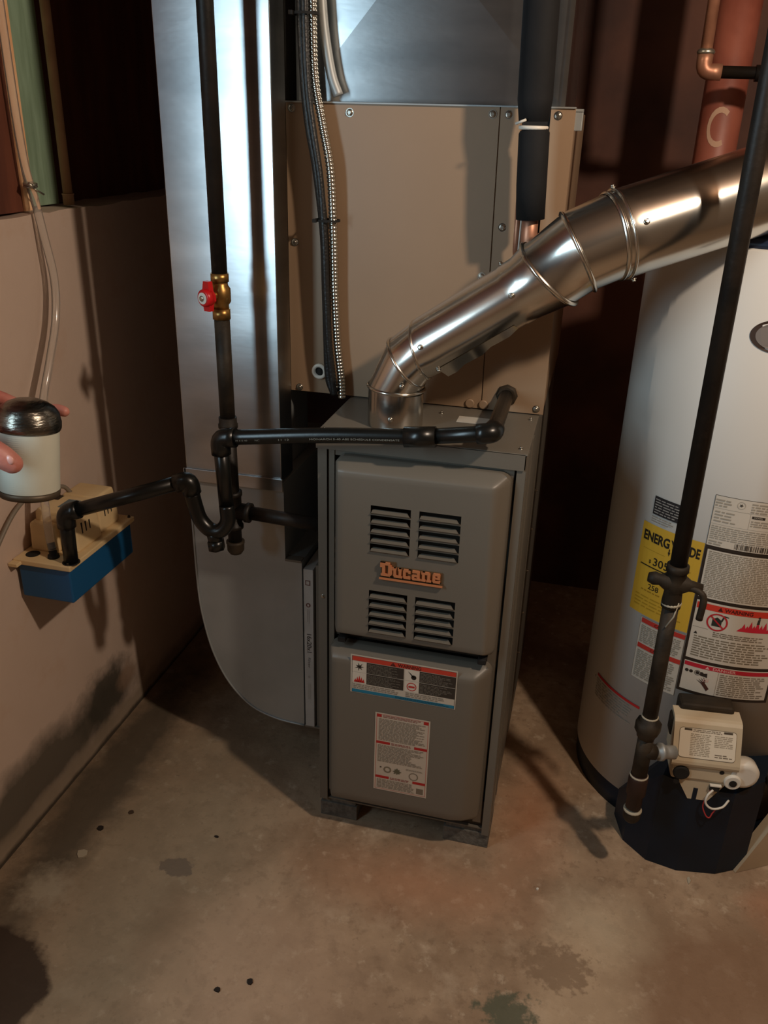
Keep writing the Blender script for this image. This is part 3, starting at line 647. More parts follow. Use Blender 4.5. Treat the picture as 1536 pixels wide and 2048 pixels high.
# ---------------------------------------------------------------- ABS condensate drain
ab = thing('condensate_drain', 'black plastic condensate drain running across the furnace top down to the pump', 'pipe', (0.305, 0.2, 0.92))
rp = 0.0135
E1 = Vector((0.311, -0.035, 0.930)); E0 = Vector((-0.166, -0.045, 0.872))
b = MB(); b.tube([(0.305, 0.204, 0.922)] + bend((0.305, 0.204, 0.922), E1, (0.192, -0.037, 0.912), 0.008) + [(0.192, -0.037, 0.911)], rp); obj('outlet_run', b, M['black_abs'], ab)
def elbow(parent, a, c, d_, r, L_=0.024, m=None, name='elbow'):
    a, c, d_ = Vector(a), Vector(c), Vector(d_); u = (a - c).normalized(); v = (d_ - c).normalized()
    b = MB(); pts_ = [c + u * L_] + [c + u * (L_ * 0.55)] + bend(c + u, c, c + v, L_ * 0.45, 5) + [c + v * (L_ * 0.55), c + v * L_]
    b.tube(pts_, r, 18); obj(name, b, m or M['black_abs'], parent)
elbow(ab, (0.305, 0.204, 0.922), E1, (0.192, -0.037, 0.911), rp + 0.0035, 0.026)
b = MB(); ux = (Vector((-0.164, -0.045, 0.874)) - Vector((0.192, -0.037, 0.911))).normalized()
b.tube([Vector((0.218, -0.037, 0.914)), Vector((0.165, -0.0385, 0.9085))], rp + 0.004, 18); obj('coupling', b, M['black_abs'], ab)
T1 = Vector((-0.158, -0.050, 0.735))
b = MB(); mid = Vector((0.03, -0.041, 0.897))
pts_ = cr([(0.192, -0.037, 0.911), mid, E0 + Vector((0.012, 0, 0.002))], 6)
b.tube(pts_, rp, 16); run = obj('long_run', b, M['black_abs'], ab)
E0b = E0 + Vector((0, -0.002, 0))
elbow(ab, (0.192, -0.037, 0.911), E0, T1, rp + 0.004, 0.030)
b = MB(); b.tube([E0, T1], rp); obj('down_run', b, M['black_abs'], ab)
# trap: from T1 round to the left and up to the elbow
tr = cr([(-0.157, -0.052, 0.745), (-0.155, -0.056, 0.716), (-0.168, -0.060, 0.697), (-0.188, -0.062, 0.697), (-0.206, -0.062, 0.715), (-0.214, -0.062, 0.740), (-0.219, -0.062, 0.765)], 6)
b = MB(); b.tube(tr, rp + 0.0005, 16); obj('trap_bend', b, M['black_abs'], ab)
b = MB(); b.tube([(-0.183, -0.061, 0.697), (-0.178, -0.061, 0.668)], rp); b.tube([(-0.179, -0.061, 0.676), (-0.177, -0.061, 0.658)], rp + 0.0025, 6); obj('cleanout_plug', b, M['black_abs'], ab)
E2 = Vector((-0.222, -0.064, 0.792)); E3 = Vector((-0.452, -0.112, 0.716))
elbow(ab, (-0.218, -0.062, 0.762), E2, E3, rp + 0.0035, 0.026)
b = MB(); b.tube([E2, E3], rp); obj('pump_run', b, M['black_abs'], ab)
elbow(ab, E2, E3, (-0.455, -0.110, 0.62), rp + 0.0035, 0.028)
b = MB(); b.tube([E3, (-0.457, -0.108, 0.612)], rp); obj('pump_drop', b, M['black_abs'], ab)
# pale printing along the long run
ctr = [Vector(p) for p in pts_]
def runmap(u, v, l):
    L_ = (ctr[-1] - ctr[0]).length; t_ = 1 - u / L_; f = t_ * (len(ctr) - 1); i = max(0, min(len(ctr) - 2, int(f))); p_ = ctr[i].lerp(ctr[i + 1], f - i)
    ang = R(-8) + v / rp; return p_ + Vector((0, -math.cos(ang), math.sin(ang))) * (rp + 0.0002 + 0.0002 * l)
d = Decal(runmap)
d.text('MONARCH S-40 ABS SCHEDULE CONDENSATE', 0.148, -0.002, 0.0032, (150, 150, 140), 1, width=0.165)
d.text('11 12', 0.095, -0.002, 0.0032, (140, 140, 130), 1, width=0.018); d.text('NC', 0.055, -0.002, 0.0032, (120, 120, 112), 1, width=0.008); d.text('M 4 0 40', 0.022, -0.002, 0.0032, (120, 120, 112), 1, width=0.020)
d.build('printing', run)

# ---------------------------------------------------------------- furnace gas pipe
gp = thing('gas_pipe', 'black iron gas pipe with a red handled brass valve hanging before the bright duct', 'pipe', (-0.180, 0.03, 0.60))
GX, GY = -0.1845, 0.030
def gx(z): return -0.1845 + (0.0045) * (1.5 - z) / 0.9
b = MB(); b.tube([(-0.1855, GY, 2.149), (-0.1845, GY, 1.14)], 0.0134, 16); obj('upper_run', b, M['iron'], gp)
b = MB(); b.tube([(-0.1845, GY, 1.066), (-0.1835, GY, 0.872)], 0.0138, 16); obj('middle_run', b, M['iron_dusty'], gp)
b = MB(); b.lathe((-0.1835, GY, 0.885), (0, 0, -1), [(0, 0.0165), (0.012, 0.0165), (0.013, 0.018), (0.02, 0.018)], 18); obj('coupling', b, M['iron_dusty'], gp)
b = MB(); b.tube([(-0.1835, GY, 0.872), (-0.1810, GY, 0.62)], 0.0134, 16); obj('lower_run', b, M['iron'], gp)
b = MB(); b.lathe((-0.182, GY, 0.738), (0, 0, -1), [(0, 0.0135), (0.001, 0.0185), (0.009, 0.0185), (0.010, 0.0165), (0.07, 0.0165), (0.071, 0.0185), (0.078, 0.0185), (0.079, 0.0135)], 20)
b.lathe((-0.182, GY, 0.697), (1, 0, -0.04), [(0.0, 0.0165), (0.026, 0.0165), (0.027, 0.0195), (0.036, 0.0195), (0.037, 0.0135)], 20); obj('tee', b, M['iron'], gp)
b = MB(); b.tube([(-0.150, GY, 0.696), (-0.001, GY + 0.004, 0.688)], 0.0134, 16); obj('branch_run', b, M['iron'], gp)
b = MB(); b.lathe((-0.181, GY, 0.632), (0, 0, -1), [(0, 0.0135), (0.0005, 0.0180), (0.005, 0.0180), (0.007, 0.0170), (0.020, 0.0165), (0.027, 0.012), (0.030, 0.005)], 20); obj('end_cap', b, M['iron_dusty'], gp)
b = MB(); b.lathe((-0.1845, GY, 1.143), (0, 0, -1), [(0, 0.0165), (0.014, 0.0165)], 8); b.lathe((-0.1845, GY, 1.129), (0, 0, -1), [(0, 0.0135), (0.006, 0.0135), (0.012, 0.0175), (0.034, 0.0175), (0.040, 0.0135), (0.046, 0.0135)], 20)
b.lathe((-0.1845, GY, 1.083), (0, 0, -1), [(0, 0.0165), (0.018, 0.0165)], 8)
b.lathe((-0.1845, GY, 1.107), (-0.35, -1, 0), [(0.01, 0.008), (0.024, 0.008)], 12)
va = obj('valve_body', b, M['brass'], gp)
b = MB()
hp = [(-0.006, 0.026), (0.006, 0.026), (0.008, 0.010), (0.0135, 0.004), (0.0135, -0.006), (0.008, -0.012), (0.006, -0.024), (-0.007, -0.024), (-0.009, -0.012), (-0.0145, -0.006), (-0.0145, 0.004), (-0.009, 0.010)]
b.prism(hp, 'y', -0.008, 0.002); b.lathe((0, -0.003, -0.001), (0, -1, 0), [(0, 0.0150), (0.011, 0.0145), (0.013, 0.012)], 24)
b.xform(Matrix.Translation(Vector((-0.193, 0.004, 1.107))) @ Matrix.Rotation(R(-22), 4, 'Z'))
hd = obj('handle', b, M['red_plastic'], va); hd['label'] = 'red wing handle'
b = MB(); b.lathe((0, -0.0165, -0.001), (0, -1, 0), [(0, 0.0098), (0.0006, 0.0098)], 24)
b.xform(Matrix.Translation(Vector((-0.193, 0.004, 1.107))) @ Matrix.Rotation(R(-22), 4, 'Z')); obj('handle_disc', b, M['white_plastic'], va)
b = MB(); b.lathe((0, -0.0172, -0.001), (0, -1, 0), [(0, 0.005), (0.0022, 0.005), (0.003, 0.003)], 6)
b.xform(Matrix.Translation(Vector((-0.193, 0.004, 1.107))) @ Matrix.Rotation(R(-22), 4, 'Z')); obj('handle_nut', b, M['screw'], va)

# ---------------------------------------------------------------- condensate pump on the wall
pu = thing('condensate_pump', 'small condensate pump with cream lid and blue tank mounted on the left wall', 'pump', (-0.5, -0.01, 0.535))
X0, X1, Y0, Y1, ZT = -0.5705, -0.448, -0.128, 0.112, 0.600
b = MB(); b.box(X0 + 0.006, X1 - 0.006, Y0 + 0.006, Y1 - 0.008, 0.528, ZT, 0.003); obj('tank', b, M['pump_blue'], pu)
b = MB(); b.box(X0 - 0.0, X1, Y0, Y1, ZT, ZT + 0.011, 0.002); b.box(-0.5712, -0.552, Y0 - 0.014, Y0 + 0.002, ZT + 0.001, ZT + 0.008, 0.001)
lid = obj('lid', b, M['pump_beige'], pu)
b = MB()
def lobe(x0, x1, y0, y1, z0, z1, tp):
    st_ = len(b.v); b.box(x0, x1, y0, y1, z0, z1, 0.006, 3)
    for i in range(st_, len(b.v)):
        x, y, z = b.v[i]; k_ = (z - z0) / (z1 - z0) * tp; cx0, cy0 = (x0 + x1) / 2, (y0 + y1) / 2; b.v[i] = (x + (cx0 - x) * k_, y + (cy0 - y) * k_, z)
lobe(-0.556, -0.462, -0.074, 0.012, ZT + 0.010, ZT + 0.092, 0.12); lobe(-0.556, -0.468, 0.016, 0.090, ZT + 0.010, ZT + 0.088, 0.12)
lobe(-0.552, -0.476, -0.040, 0.050, ZT + 0.010, ZT + 0.086, 0.05); lobe(-0.560, -0.50, -0.085, -0.05, ZT + 0.010, ZT + 0.070, 0.1)
obj('motor_cover', b, M['pump_beige'], pu)
def slot(y, z0, z1, xb):
    b.box(xb - 0.004, xb + 0.0012, y - 0.0016, y + 0.0016, z0, z1)
for i in range(3):
    b = MB(); slot(-0.050 + 0.013 * i, ZT + 0.034, ZT + 0.066 - 0.002 * i, -0.4655); obj('vent_slot', b, M['dark_hole'], pu)  # dark bars drawn for the shaded inside of the vents
for i in range(3):
    b = MB(); slot(0.040 + 0.012 * i, ZT + 0.040, ZT + 0.066, -0.4712); obj('vent_slot', b, M['dark_hole'], pu)
b = MB(); b.lathe((-0.545, -0.100, ZT + 0.0105), (0, 0, 1), [(0, 0.0135), (0.0012, 0.0135)], 20); obj('inlet_hole', b, M['dark_hole'], pu)  # dark disc on the lid, colour for the shade in the hole
b = MB(); b.lathe((-0.457, -0.108, ZT + 0.0105), (0, 0, 1), [(0, 0.0165), (0.0012, 0.0165)], 20); obj('inlet_hole', b, M['dark_hole'], pu)
b = MB(); b.lathe((-0.500, -0.100, ZT + 0.0105), (0, 0, 1), [(0, 0.0115), (0.006, 0.0105), (0.008, 0.007), (0.014, 0.0078), (0.015, 0.0062), (0.021, 0.0078), (0.022, 0.0062), (0.030, 0.0065)], 16); obj('barbed_outlet', b, M['dark_hole'], pu)
for p in [(-0.456, -0.121), (-0.456, 0.104), (-0.470, 0.012)]: screw(pu, (p[0], p[1], ZT + 0.011), (0, 0, 1), 0.0028, M['iron_dusty'])
b = MB(); b.box(-0.515, -0.487, -0.048, -0.008, ZT + 0.0895, ZT + 0.0925, 0.001); o = obj('cover_sticker', b, mat('slate_sticker', s(96, 112, 118), 0.5), pu)
b = MB(); b.box(-0.548, -0.532, -0.018, 0.004, ZT + 0.0895, ZT + 0.0925, 0.001); obj('cover_knob', b, M['iron_dusty'], pu)
b = MB(); b.tube(cr([(-0.540, 0.035, ZT + 0.086), (-0.545, 0.020, ZT + 0.104), (-0.552, -0.015, ZT + 0.112), (-0.558, -0.060, ZT + 0.118), (-0.560, -0.12, ZT + 0.10), (-0.560, -0.21, ZT + 0.03)], 6), 0.0042, 10)
o = obj('power_cord', b, M['grey_cable']); tag(o, 'grey power cord arching over the condensate pump lid', 'cord')

# clear vinyl tube
tb = thing('vinyl_tube', 'clear vinyl discharge tube curving down the left wall to the pump', 'tube', (-0.56, 0.07, 1.2))
b = MB(); tp = cr([(-0.575, 0.078, 2.14), (-0.574, 0.075, 1.55), (-0.572, 0.077, 1.32), (-0.562, 0.080, 1.242), (-0.553, 0.080, 1.18), (-0.542, 0.078, 1.10), (-0.535, 0.055, 1.03), (-0.53, 0.015, 0.965), (-0.527, -0.025, 0.90), (-0.524, -0.045, 0.84), (-0.518, -0.075, 0.74), (-0.504, -0.098, 0.66), (-0.500, -0.100, 0.628)], 8)
b.tube(tp, 0.0078, 14); obj('tube_run', b, M['clear'], tb)
b = MB()
for dz in (0, 0.004): b.lathe((-0.566, 0.079, 1.262 + dz), (0.1, -0.1, 1), [(0, 0.0105), (0.001, 0.0125), (0.003, 0.0125), (0.004, 0.0105)], 16)
b.tube([(-0.560, 0.066, 1.266), (-0.548, 0.090, 1.250)], 0.0018, 8); b.tube([(-0.556, 0.060, 1.270), (-0.552, 0.070, 1.262)], 0.003, 8)
obj('wire_clamp', b, M['solder'], tb)

# ---------------------------------------------------------------- hand with canister
CC = CP + (CF * 1691.85 + CR * (57 - 768) - CU * (885 - 1024)).normalized() * 1.35
TL = (CP - CC).normalized(); RL = (CR - TL * CR.dot(TL)).normalized(); UL = TL.cross(RL)
AX = (UL * 0.97 + TL * 0.24 + RL * 0.01).normalized()
cn = thing('canister', 'pale ribbed canister with a shiny grey domed lid, gripped in the hand', 'canister', tuple(CC))
def cp(h): return CC + AX * h
prof = [(-0.080, 0.042), (-0.076, 0.0435), (-0.070, 0.0435)]
b = MB(); b.lathe(cp(0), AX, prof, 40); obj('base_rim', b, mat('dark_rim', s(92, 80, 64), 0.5, 0.5), cn)
b = MB(); pr_ = []
h = -0.070
while h < 0.022:
    pr_ += [(h, 0.0418), (h + 0.0014, 0.0434)]; h += 0.0030
pr_ += [(0.022, 0.0425)]
b.lathe(cp(0), AX, pr_, 40); obj('body', b, M['canister'], cn)
b = MB(); b.lathe(cp(0), AX, [(0.020, 0.0445), (0.024, 0.0462), (0.033, 0.0462), (0.037, 0.0450), (0.046, 0.0435), (0.054, 0.037), (0.060, 0.028), (0.064, 0.018), (0.065, 0.006)], 40); obj('lid', b, M['lid'], cn)

def skin_part(chains, voxel=0.0028, sub=1):
    """chains: lists of (point, radius); returns a remeshed single skin as (verts, faces)"""
    bm = bmesh.new(); me = bpy.data.meshes.new('sk')
    mb = MB()
    for ch in chains:
        pts_ = cr([c[0] for c in ch], 5); rs = [];
        for i in range(len(ch) - 1):
            for k_ in range(5): rs.append(ch[i][1] * (1 - k_ / 5) + ch[i + 1][1] * k_ / 5)
        rs.append(ch[-1][1])
        # rounded ends
        d0 = (pts_[0] - pts_[1]).normalized(); d1 = (pts_[-1] - pts_[-2]).normalized(); r0, r1 = rs[0], rs[-1]
        A = [(pts_[0] + d0 * r0 * math.sin(a), r0 * math.cos(a)) for a in (1.5, 1.2, 0.8, 0.4)]; Z = [(pts_[-1] + d1 * r1 * math.sin(a), r1 * math.cos(a)) for a in (0.4, 0.8, 1.2, 1.5)]
        allp = A + list(zip(pts_, rs)) + Z
        mb.tube([p for p, r in allp], [max(r, 1e-4) for p, r in allp], 16)
    me.from_pydata(mb.v, [], mb.f); ob = bpy.data.objects.new('sk', me); C.objects.link(ob)
    rm = ob.modifiers.new('r', 'REMESH'); rm.mode = 'VOXEL'; rm.voxel_size = voxel
    sm = ob.modifiers.new('s', 'SMOOTH'); sm.factor = 0.5; sm.iterations = 4
    dg = bpy.context.evaluated_depsgraph_get(); dg.update(); m2 = bpy.data.meshes.new_from_object(ob.evaluated_get(dg))
    V = [v.co.copy() for v in m2.vertices]; F_ = [list(p.vertices) for p in m2.polygons]
    bpy.data.objects.remove(ob); bpy.data.meshes.remove(me); bpy.data.meshes.remove(m2); return V, F_
def L3(a, b_, c): return CC + RL * a + UL * b_ + TL * c
pe = thing('person', 'person\'s hand reaching in from the left in a dark sleeve, gripping a canister', 'person', tuple(CC + RL * -0.1))
thumb = [(L3(-0.105, -0.015, 0.018), 0.019), (L3(-0.080, 0.004, 0.048), 0.0175), (L3(-0.054, -0.006, 0.060), 0.0165), (L3(-0.034, -0.020, 0.061), 0.0172), (L3(-0.022, -0.029, 0.060), 0.0150)]
index = [(L3(-0.108, 0.010, 0.000), 0.014), (L3(-0.078, 0.068, 0.004), 0.0125), (L3(-0.042, 0.068, -0.034), 0.0105), (L3(0.004, 0.050, -0.054), 0.0095), (L3(0.040, 0.050, -0.044), 0.0092), (L3(0.052, 0.047, -0.036), 0.0085)]
middle = [(L3(-0.110, -0.005, -0.010), 0.014), (L3(-0.082, 0.034, -0.030), 0.0120), (L3(-0.045, 0.038, -0.060), 0.0105), (L3(0.000, 0.030, -0.068), 0.0098), (L3(0.032, 0.022, -0.052), 0.009)]
ring_ = [(L3(-0.110, -0.022, -0.015), 0.013), (L3(-0.082, 0.004, -0.035), 0.0115), (L3(-0.046, 0.005, -0.060), 0.0100), (L3(-0.005, 0.0, -0.066), 0.0092), (L3(0.024, -0.006, -0.054), 0.0085)]
little = [(L3(-0.112, -0.040, -0.014), 0.012), (L3(-0.084, -0.026, -0.034), 0.0100), (L3(-0.052, -0.026, -0.054), 0.0090), (L3(-0.018, -0.030, -0.060), 0.0080)]
palm = [(L3(-0.112, -0.085, 0.045), 0.026), (L3(-0.130, -0.060, 0.008), 0.028), (L3(-0.112, -0.022, -0.002), 0.030), (L3(-0.098, 0.014, -0.002), 0.022)]
palm2 = [(L3(-0.130, -0.055, 0.004), 0.024), (L3(-0.100, -0.042, 0.010), 0.022), (L3(-0.088, -0.020, -0.020), 0.016)]
wrist = [(L3(-0.13, -0.155, 0.22), 0.033), (L3(-0.100, -0.115, 0.12), 0.029), (L3(-0.110, -0.075, 0.04), 0.027)]
V, F_ = skin_part([thumb, index, middle, ring_, little, palm, palm2, wrist])
b = MB(); b.add(V, F_, 0, True); obj('hand', b, M['skin'], pe, fix=False)
b = MB(); nd = (thumb[4][0] - thumb[2][0]).normalized(); p_ = L3(-0.026, -0.024, 0.0735)
b.sphere(p_, 0.0075, (1.2, 0.5, 1.0), 14); obj('thumb_nail', b, mat('nail', s(222, 160, 146), 0.3), pe)
b = MB(); pts_ = [L3(-0.080, -0.086, 0.066), L3(-0.100, -0.115, 0.14), L3(-0.15, -0.17, 0.28), L3(-0.27, -0.26, 0.55)]
b.tube(cr(pts_, 5), [0.036 + 0.0012 * i + 0.001 * math.sin(i * 2.0) for i in range(16)], 20); obj('sleeve', b, M['sleeve'], pe)

# ---------------------------------------------------------------- conduits beside the cabinet
cb = thing('steel_conduit', 'bright corrugated steel flexible conduit looping down the beige cabinet face', 'conduit', (-0.016, 0.19, 0.889))
path = cr([(-0.070, 0.196, 2.14), (-0.068, 0.192, 1.70), (-0.067, 0.190, 1.56), (-0.064, 0.190, 1.455), (-0.050, 0.190, 1.378), (-0.036, 0.190, 1.306), (-0.031, 0.192, 1.20), (-0.029, 0.194, 1.10), (-0.024, 0.196, 1.00), (-0.016, 0.196, 0.930), (-0.014, 0.196, 0.8895)], 40)
# resample with beads
dist = [0]
for i in range(1, len(path)): dist.append(dist[-1] + (path[i] - path[i - 1]).length)
pts_, rs = [], []; q_ = 0; i = 0; step = 0.0066 / 4; k_ = 0
while q_ < dist[-1]:
    while dist[i + 1] < q_: i += 1
    f = (q_ - dist[i]) / (dist[i + 1] - dist[i]); pts_.append(path[i].lerp(path[i + 1], f)); rs.append([0.0062, 0.0078, 0.0080, 0.0078][k_ % 4]); q_ += step; k_ += 1
b = MB(); b.tube(pts_, rs, 10); obj('conduit_run', b, M['conduit'], cb)
def cable(name, pts_, r, label, m, cat='cable'):
    b = MB(); b.tube(cr(pts_, 8), r, 10); o = obj(name, b, m); tag(o, label, cat); return o
cable('black_cable', [(-0.090, 0.200, 2.14), (-0.089, 0.196, 1.70), (-0.088, 0.195, 1.56), (-0.084, 0.195, 1.455), (-0.077, 0.198, 1.378), (-0.063, 0.196, 1.306), (-0.050, 0.196, 1.20), (-0.047, 0.198, 1.10), (-0.045, 0.200, 1.00), (-0.042, 0.200, 0.93), (-0.030, 0.196, 0.899)], 0.0085, 'thick black ribbed cable running down left of the bright steel conduit', M['cable_black'])
cable('black_cable', [(-0.079, 0.178, 2.14), (-0.077, 0.178, 1.70), (-0.076, 0.178, 1.52), (-0.072, 0.178, 1.43), (-0.062, 0.178, 1.36), (-0.051, 0.178, 1.29), (-0.044, 0.178, 1.20), (-0.041, 0.180, 1.10), (-0.037, 0.182, 1.00), (-0.030, 0.184, 0.93), (-0.026, 0.184, 0.899)], 0.0062, 'thinner black cable strapped between the thick cable and the steel conduit', M['cable_black'])
cable('dull_conduit', [(-0.062, 0.2125, 1.66), (-0.060, 0.2125, 1.60), (-0.055, 0.213, 1.53), (-0.043, 0.216, 1.46), (-0.030, 0.218, 1.425)], 0.0088, 'short dull grey flexible conduit slanting down behind the cabinet top edge', M['galv_dull'], 'conduit')
for c_, ax_, lab in [((-0.0785, 0.186, 1.545), (0, 0, 1), 'black cable tie round the conduit bundle near the top edge of the photo'), ((-0.041, 0.188, 1.222), (0.05, 0, 1), 'black cable tie round the conduit bundle halfway down the beige cabinet')]:
    b = MB(); n_ = 20; c_ = Vector(c_); vs_ = []
    for k_ in range(n_):
        a = 2 * math.pi * k_ / n_
        for r_, z_ in ((1.0, -0.002), (1.0, 0.002), (0.94, 0.002), (0.94, -0.002)): vs_.append((c_.x + 0.0235 * r_ * math.cos(a), c_.y + 0.0195 * r_ * math.sin(a), c_.z + z_))
    b.add(vs_, [(4 * k_ + j, 4 * ((k_ + 1) % n_) + j, 4 * ((k_ + 1) % n_) + (j + 1) % 4, 4 * k_ + (j + 1) % 4) for k_ in range(n_) for j in range(4)])
    b.box(c_.x - 0.022, c_.x - 0.015, c_.y - 0.021, c_.y - 0.014, c_.z - 0.003, c_.z + 0.003)
    tag(obj('cable_tie', b, M['dark_hole']), lab, 'cable tie')

# ---------------------------------------------------------------- refrigerant lines
rl = thing('refrigerant_line', 'copper refrigerant line in thick black foam sleeves before the beige cabinet', 'pipe', (0.318, 0.17, 1.19))
b = MB(); b.tube(cr([(0.306, 0.138, 2.14), (0.309, 0.138, 1.70), (0.312, 0.138, 1.55), (0.316, 0.138, 1.392)], 5), [0.0275] * 15 + [0.0235], 20); obj('upper_foam_sleeve', b, M['insul'], rl)
b = MB(); b.tube([(0.3165, 0.138, 1.383), (0.3185, 0.138, 1.375), (0.3215, 0.139, 1.30), (0.3245, 0.141, 1.246)], [0.021, 0.0245, 0.0245, 0.0235], 20); obj('lower_foam_sleeve', b, M['insul'], rl)
b = MB(); b.tube([(0.324, 0.142, 1.26)] + bend((0.324, 0.142, 1.26), (0.325, 0.150, 1.190), (0.322, 0.218, 1.175), 0.02) + [(0.322, 0.218, 1.170)], 0.0135, 16); obj('copper_stub', b, M['copper'], rl)
b = MB(); b.lathe((0.3165, 0.138, 1.383), (0, 0, 1), [(-0.003, 0.0215), (-0.002, 0.0235), (0.002, 0.0235), (0.003, 0.0215)], 24); b.tube([(0.290, 0.120, 1.388), (0.306, 0.112, 1.394)], 0.002, 6); o = obj('pale_tie', b, M['white_plastic'], rl)
b = MB(); b.tube([(0.299, 0.176, 1.30), (0.301, 0.176, 1.19), (0.302, 0.19, 1.172), (0.302, 0.219, 1.170)], 0.0045, 10)
tag(obj('liquid_line', b, M['copper']), 'slim bare copper line beside the foam-sleeved refrigerant line', 'pipe')
b = MB(); b.tube([(0.3075, 0.172, 1.262), (0.3065, 0.172, 1.19), (0.306, 0.219, 1.172)], 0.0016, 6)
tag(obj('thermostat_wire', b, M['white_plastic']), 'thin pale wire hanging below the lower foam sleeve', 'wire')

# ---------------------------------------------------------------- water heater
HX, HY, HR, HZ0, HZ1 = 0.782, 0.393, 0.25, 0.058, 1.216
wh = thing('water_heater', 'large white cylindrical gas water heater covered in printed labels', 'water heater', (HX, HY, 0.0))
b = MB(); b.lathe((HX, HY, HZ0), (0, 0, 1), [(0, HR), (HZ1 - HZ0 - 0.004, HR), (HZ1 - HZ0, HR - 0.004), (HZ1 - HZ0, HR - 0.02)], 96); jk = obj('jacket', b, M['heater'], wh)
b = MB(); b.lathe((HX, HY, 0.0), (0, 0, 1), [(0, HR - 0.004), (0.03, HR - 0.004), (HZ0, HR - 0.006), (HZ0 + 0.002, HR - 0.006)], 64); obj('base_skirt', b, M['navy_dark'], wh)
b = MB(); b.lathe((HX, HY, HZ1 - 0.002), (0, 0, 1), [(0, HR - 0.006), (0.016, HR - 0.010), (0.022, HR - 0.02), (0.024, HR - 0.05), (0.026, 0.08)], 64); obj('top_cap', b, M['navy'], wh)
b = MB()
for k_ in range(3):
    a = R(-70 + 70 * k_); b.box(HX + 0.08 * math.sin(a) - 0.004, HX + 0.08 * math.sin(a) + 0.004, HY + 0.08 * math.cos(a) - 0.004, HY + 0.08 * math.cos(a) + 0.004, HZ1 + 0.02, HZ1 + 0.07)
b.lathe((HX, HY, HZ1 + 0.06), (0, 0, 1), [(0, 0.10), (0.03, 0.06), (0.035, 0.052), (0.10, 0.052)], 32); obj('draft_hood', b, M['galv_dull'], wh)
# access cover at the foot: faceted navy shell
pol = [(0.628, 0.178), (0.646, 0.105), (0.692, 0.062), (0.752, 0.050), (0.830, 0.062), (0.888, 0.094), (0.905, 0.175)]
ztop = [0.075, 0.155, 0.228, 0.220, 0.213, 0.234, 0.234]
b = MB(); vs_ = []
for (x, y), z in zip(pol, ztop): vs_ += [(x, y, 0.001), (x, y, z), (x + (HX - x) * 0.28, y + (HY - y) * 0.24, z + 0.004)]
n_ = len(pol); fs = []
for i in range(n_ - 1): fs += [(3 * i, 3 * i + 3, 3 * i + 4, 3 * i + 1), (3 * i + 1, 3 * i + 4, 3 * i + 5, 3 * i + 2)]
b.add(vs_, fs, 0, False); cvr = obj('access_cover', b, M['navy_dark'], wh)
b = MB(); b.box(0.886, 0.925, 0.082, 0.100, 0.228, 0.244, 0.003); obj('cover_tab', b, M['dark_hole'], wh)
def hmap(u, v, l):
    th_ = u / HR; r_ = HR + 0.0006 + 0.0003 * l; return (HX + r_ * math.sin(th_), HY - r_ * math.cos(th_), v)
# yellow energy label
d = Decal(hmap, True); YL = (208, 168, 52); BK = (30, 24, 14)
d.rect(-0.2165, 0.500, -0.0860, 0.695, YL, 1)
d.text('ENERG', -0.2100, 0.659, 0.021, BK, 2, width=0.060, bold=0.036); d.text('YGUIDE', -0.1480, 0.659, 0.021, BK, 2, width=0.058, bold=0.036)
d.poly([(-0.151, 0.653), (-0.1455, 0.653), (-0.148, 0.645)], BK, 2); d.rect(-0.1495, 0.652, -0.1472, 0.660, BK, 2)
d.rect(-0.206, 0.642, -0.155, 0.6425, (150, 112, 20), 2)
d.text('$', -0.188, 0.614, 0.0085, BK, 2, bold=0.02); d.text('305', -0.178, 0.613, 0.017, BK, 2, width=0.034, bold=0.012)
d.rect(-0.207, 0.606, -0.095, 0.6085, BK, 2); d.text('258', -0.180, 0.560, 0.0115, BK, 2, width=0.024, bold=0.01)
d.print_(-0.207, 0.515, -0.10, 0.545, 4, (176, 138, 30), 2, 0.3); d.print_(-0.195, 0.552, -0.14, 0.557, 1, (160, 120, 24), 2, 0.5)
d.print_(-0.12, 0.62, -0.10, 0.63, 2, (160, 120, 24), 2)
d.build('energy_label', jk, 'yellow energy label with black lettering')
d = Decal(hmap, True); d.rect(-0.199, 0.7165, -0.130, 0.754, (34, 30, 32), 1); d.print_(-0.196, 0.719, -0.133, 0.751, 6, (150, 146, 140), 2, 0.4)
d.print_(-0.199, 0.700, -0.150, 0.714, 3, (150, 142, 130), 2); d.build('black_sticker', jk, 'small black sticker with pale print')
# tall rating and warning sheet
d = Decal(hmap, True); PW = (206, 198, 184); G = (160, 151, 136)
d.rect(-0.085, 0.370, 0.087, 0.694, (40, 30, 22), 1)
d.rect(-0.0845, 0.694, 0.087, 0.794, PW, 1); d.frame(-0.0845, 0.690, 0.087, 0.794, 0.0008, (60, 54, 46), 2)
star(d, -0.039, 0.782, 0.0038, (70, 64, 56), 5, 3, 0.45); d.ring(-0.039, 0.782, 0.007, 0.0008, (176, 168, 152), 3)
d.print_(-0.082, 0.772, -0.052, 0.788, 3, G); d.print_(-0.022, 0.770, 0.03, 0.790, 4, G); d.rect(-0.083, 0.769, 0.085, 0.7695, G, 2)
d.print_(-0.080, 0.742, -0.035, 0.766, 4, G, 3, 0.4, 0.5); d.rect(-0.018, 0.760, 0.004, 0.765, (50, 44, 38), 2); d.text('MODEL', -0.014, 0.7615, 0.0025, PW, 3, width=0.014); d.print_(-0.018, 0.744, 0.05, 0.757, 3, G)
d.rect(-0.021, 0.738, -0.0205, 0.768, G, 2); d.rect(-0.083, 0.738, 0.085, 0.7384, G, 2)
d.print_(-0.081, 0.708, 0.08, 0.736, 7, G, 3, 0.45); d.print_(-0.081, 0.696, -0.05, 0.706, 2, G); 
u_ = -0.036
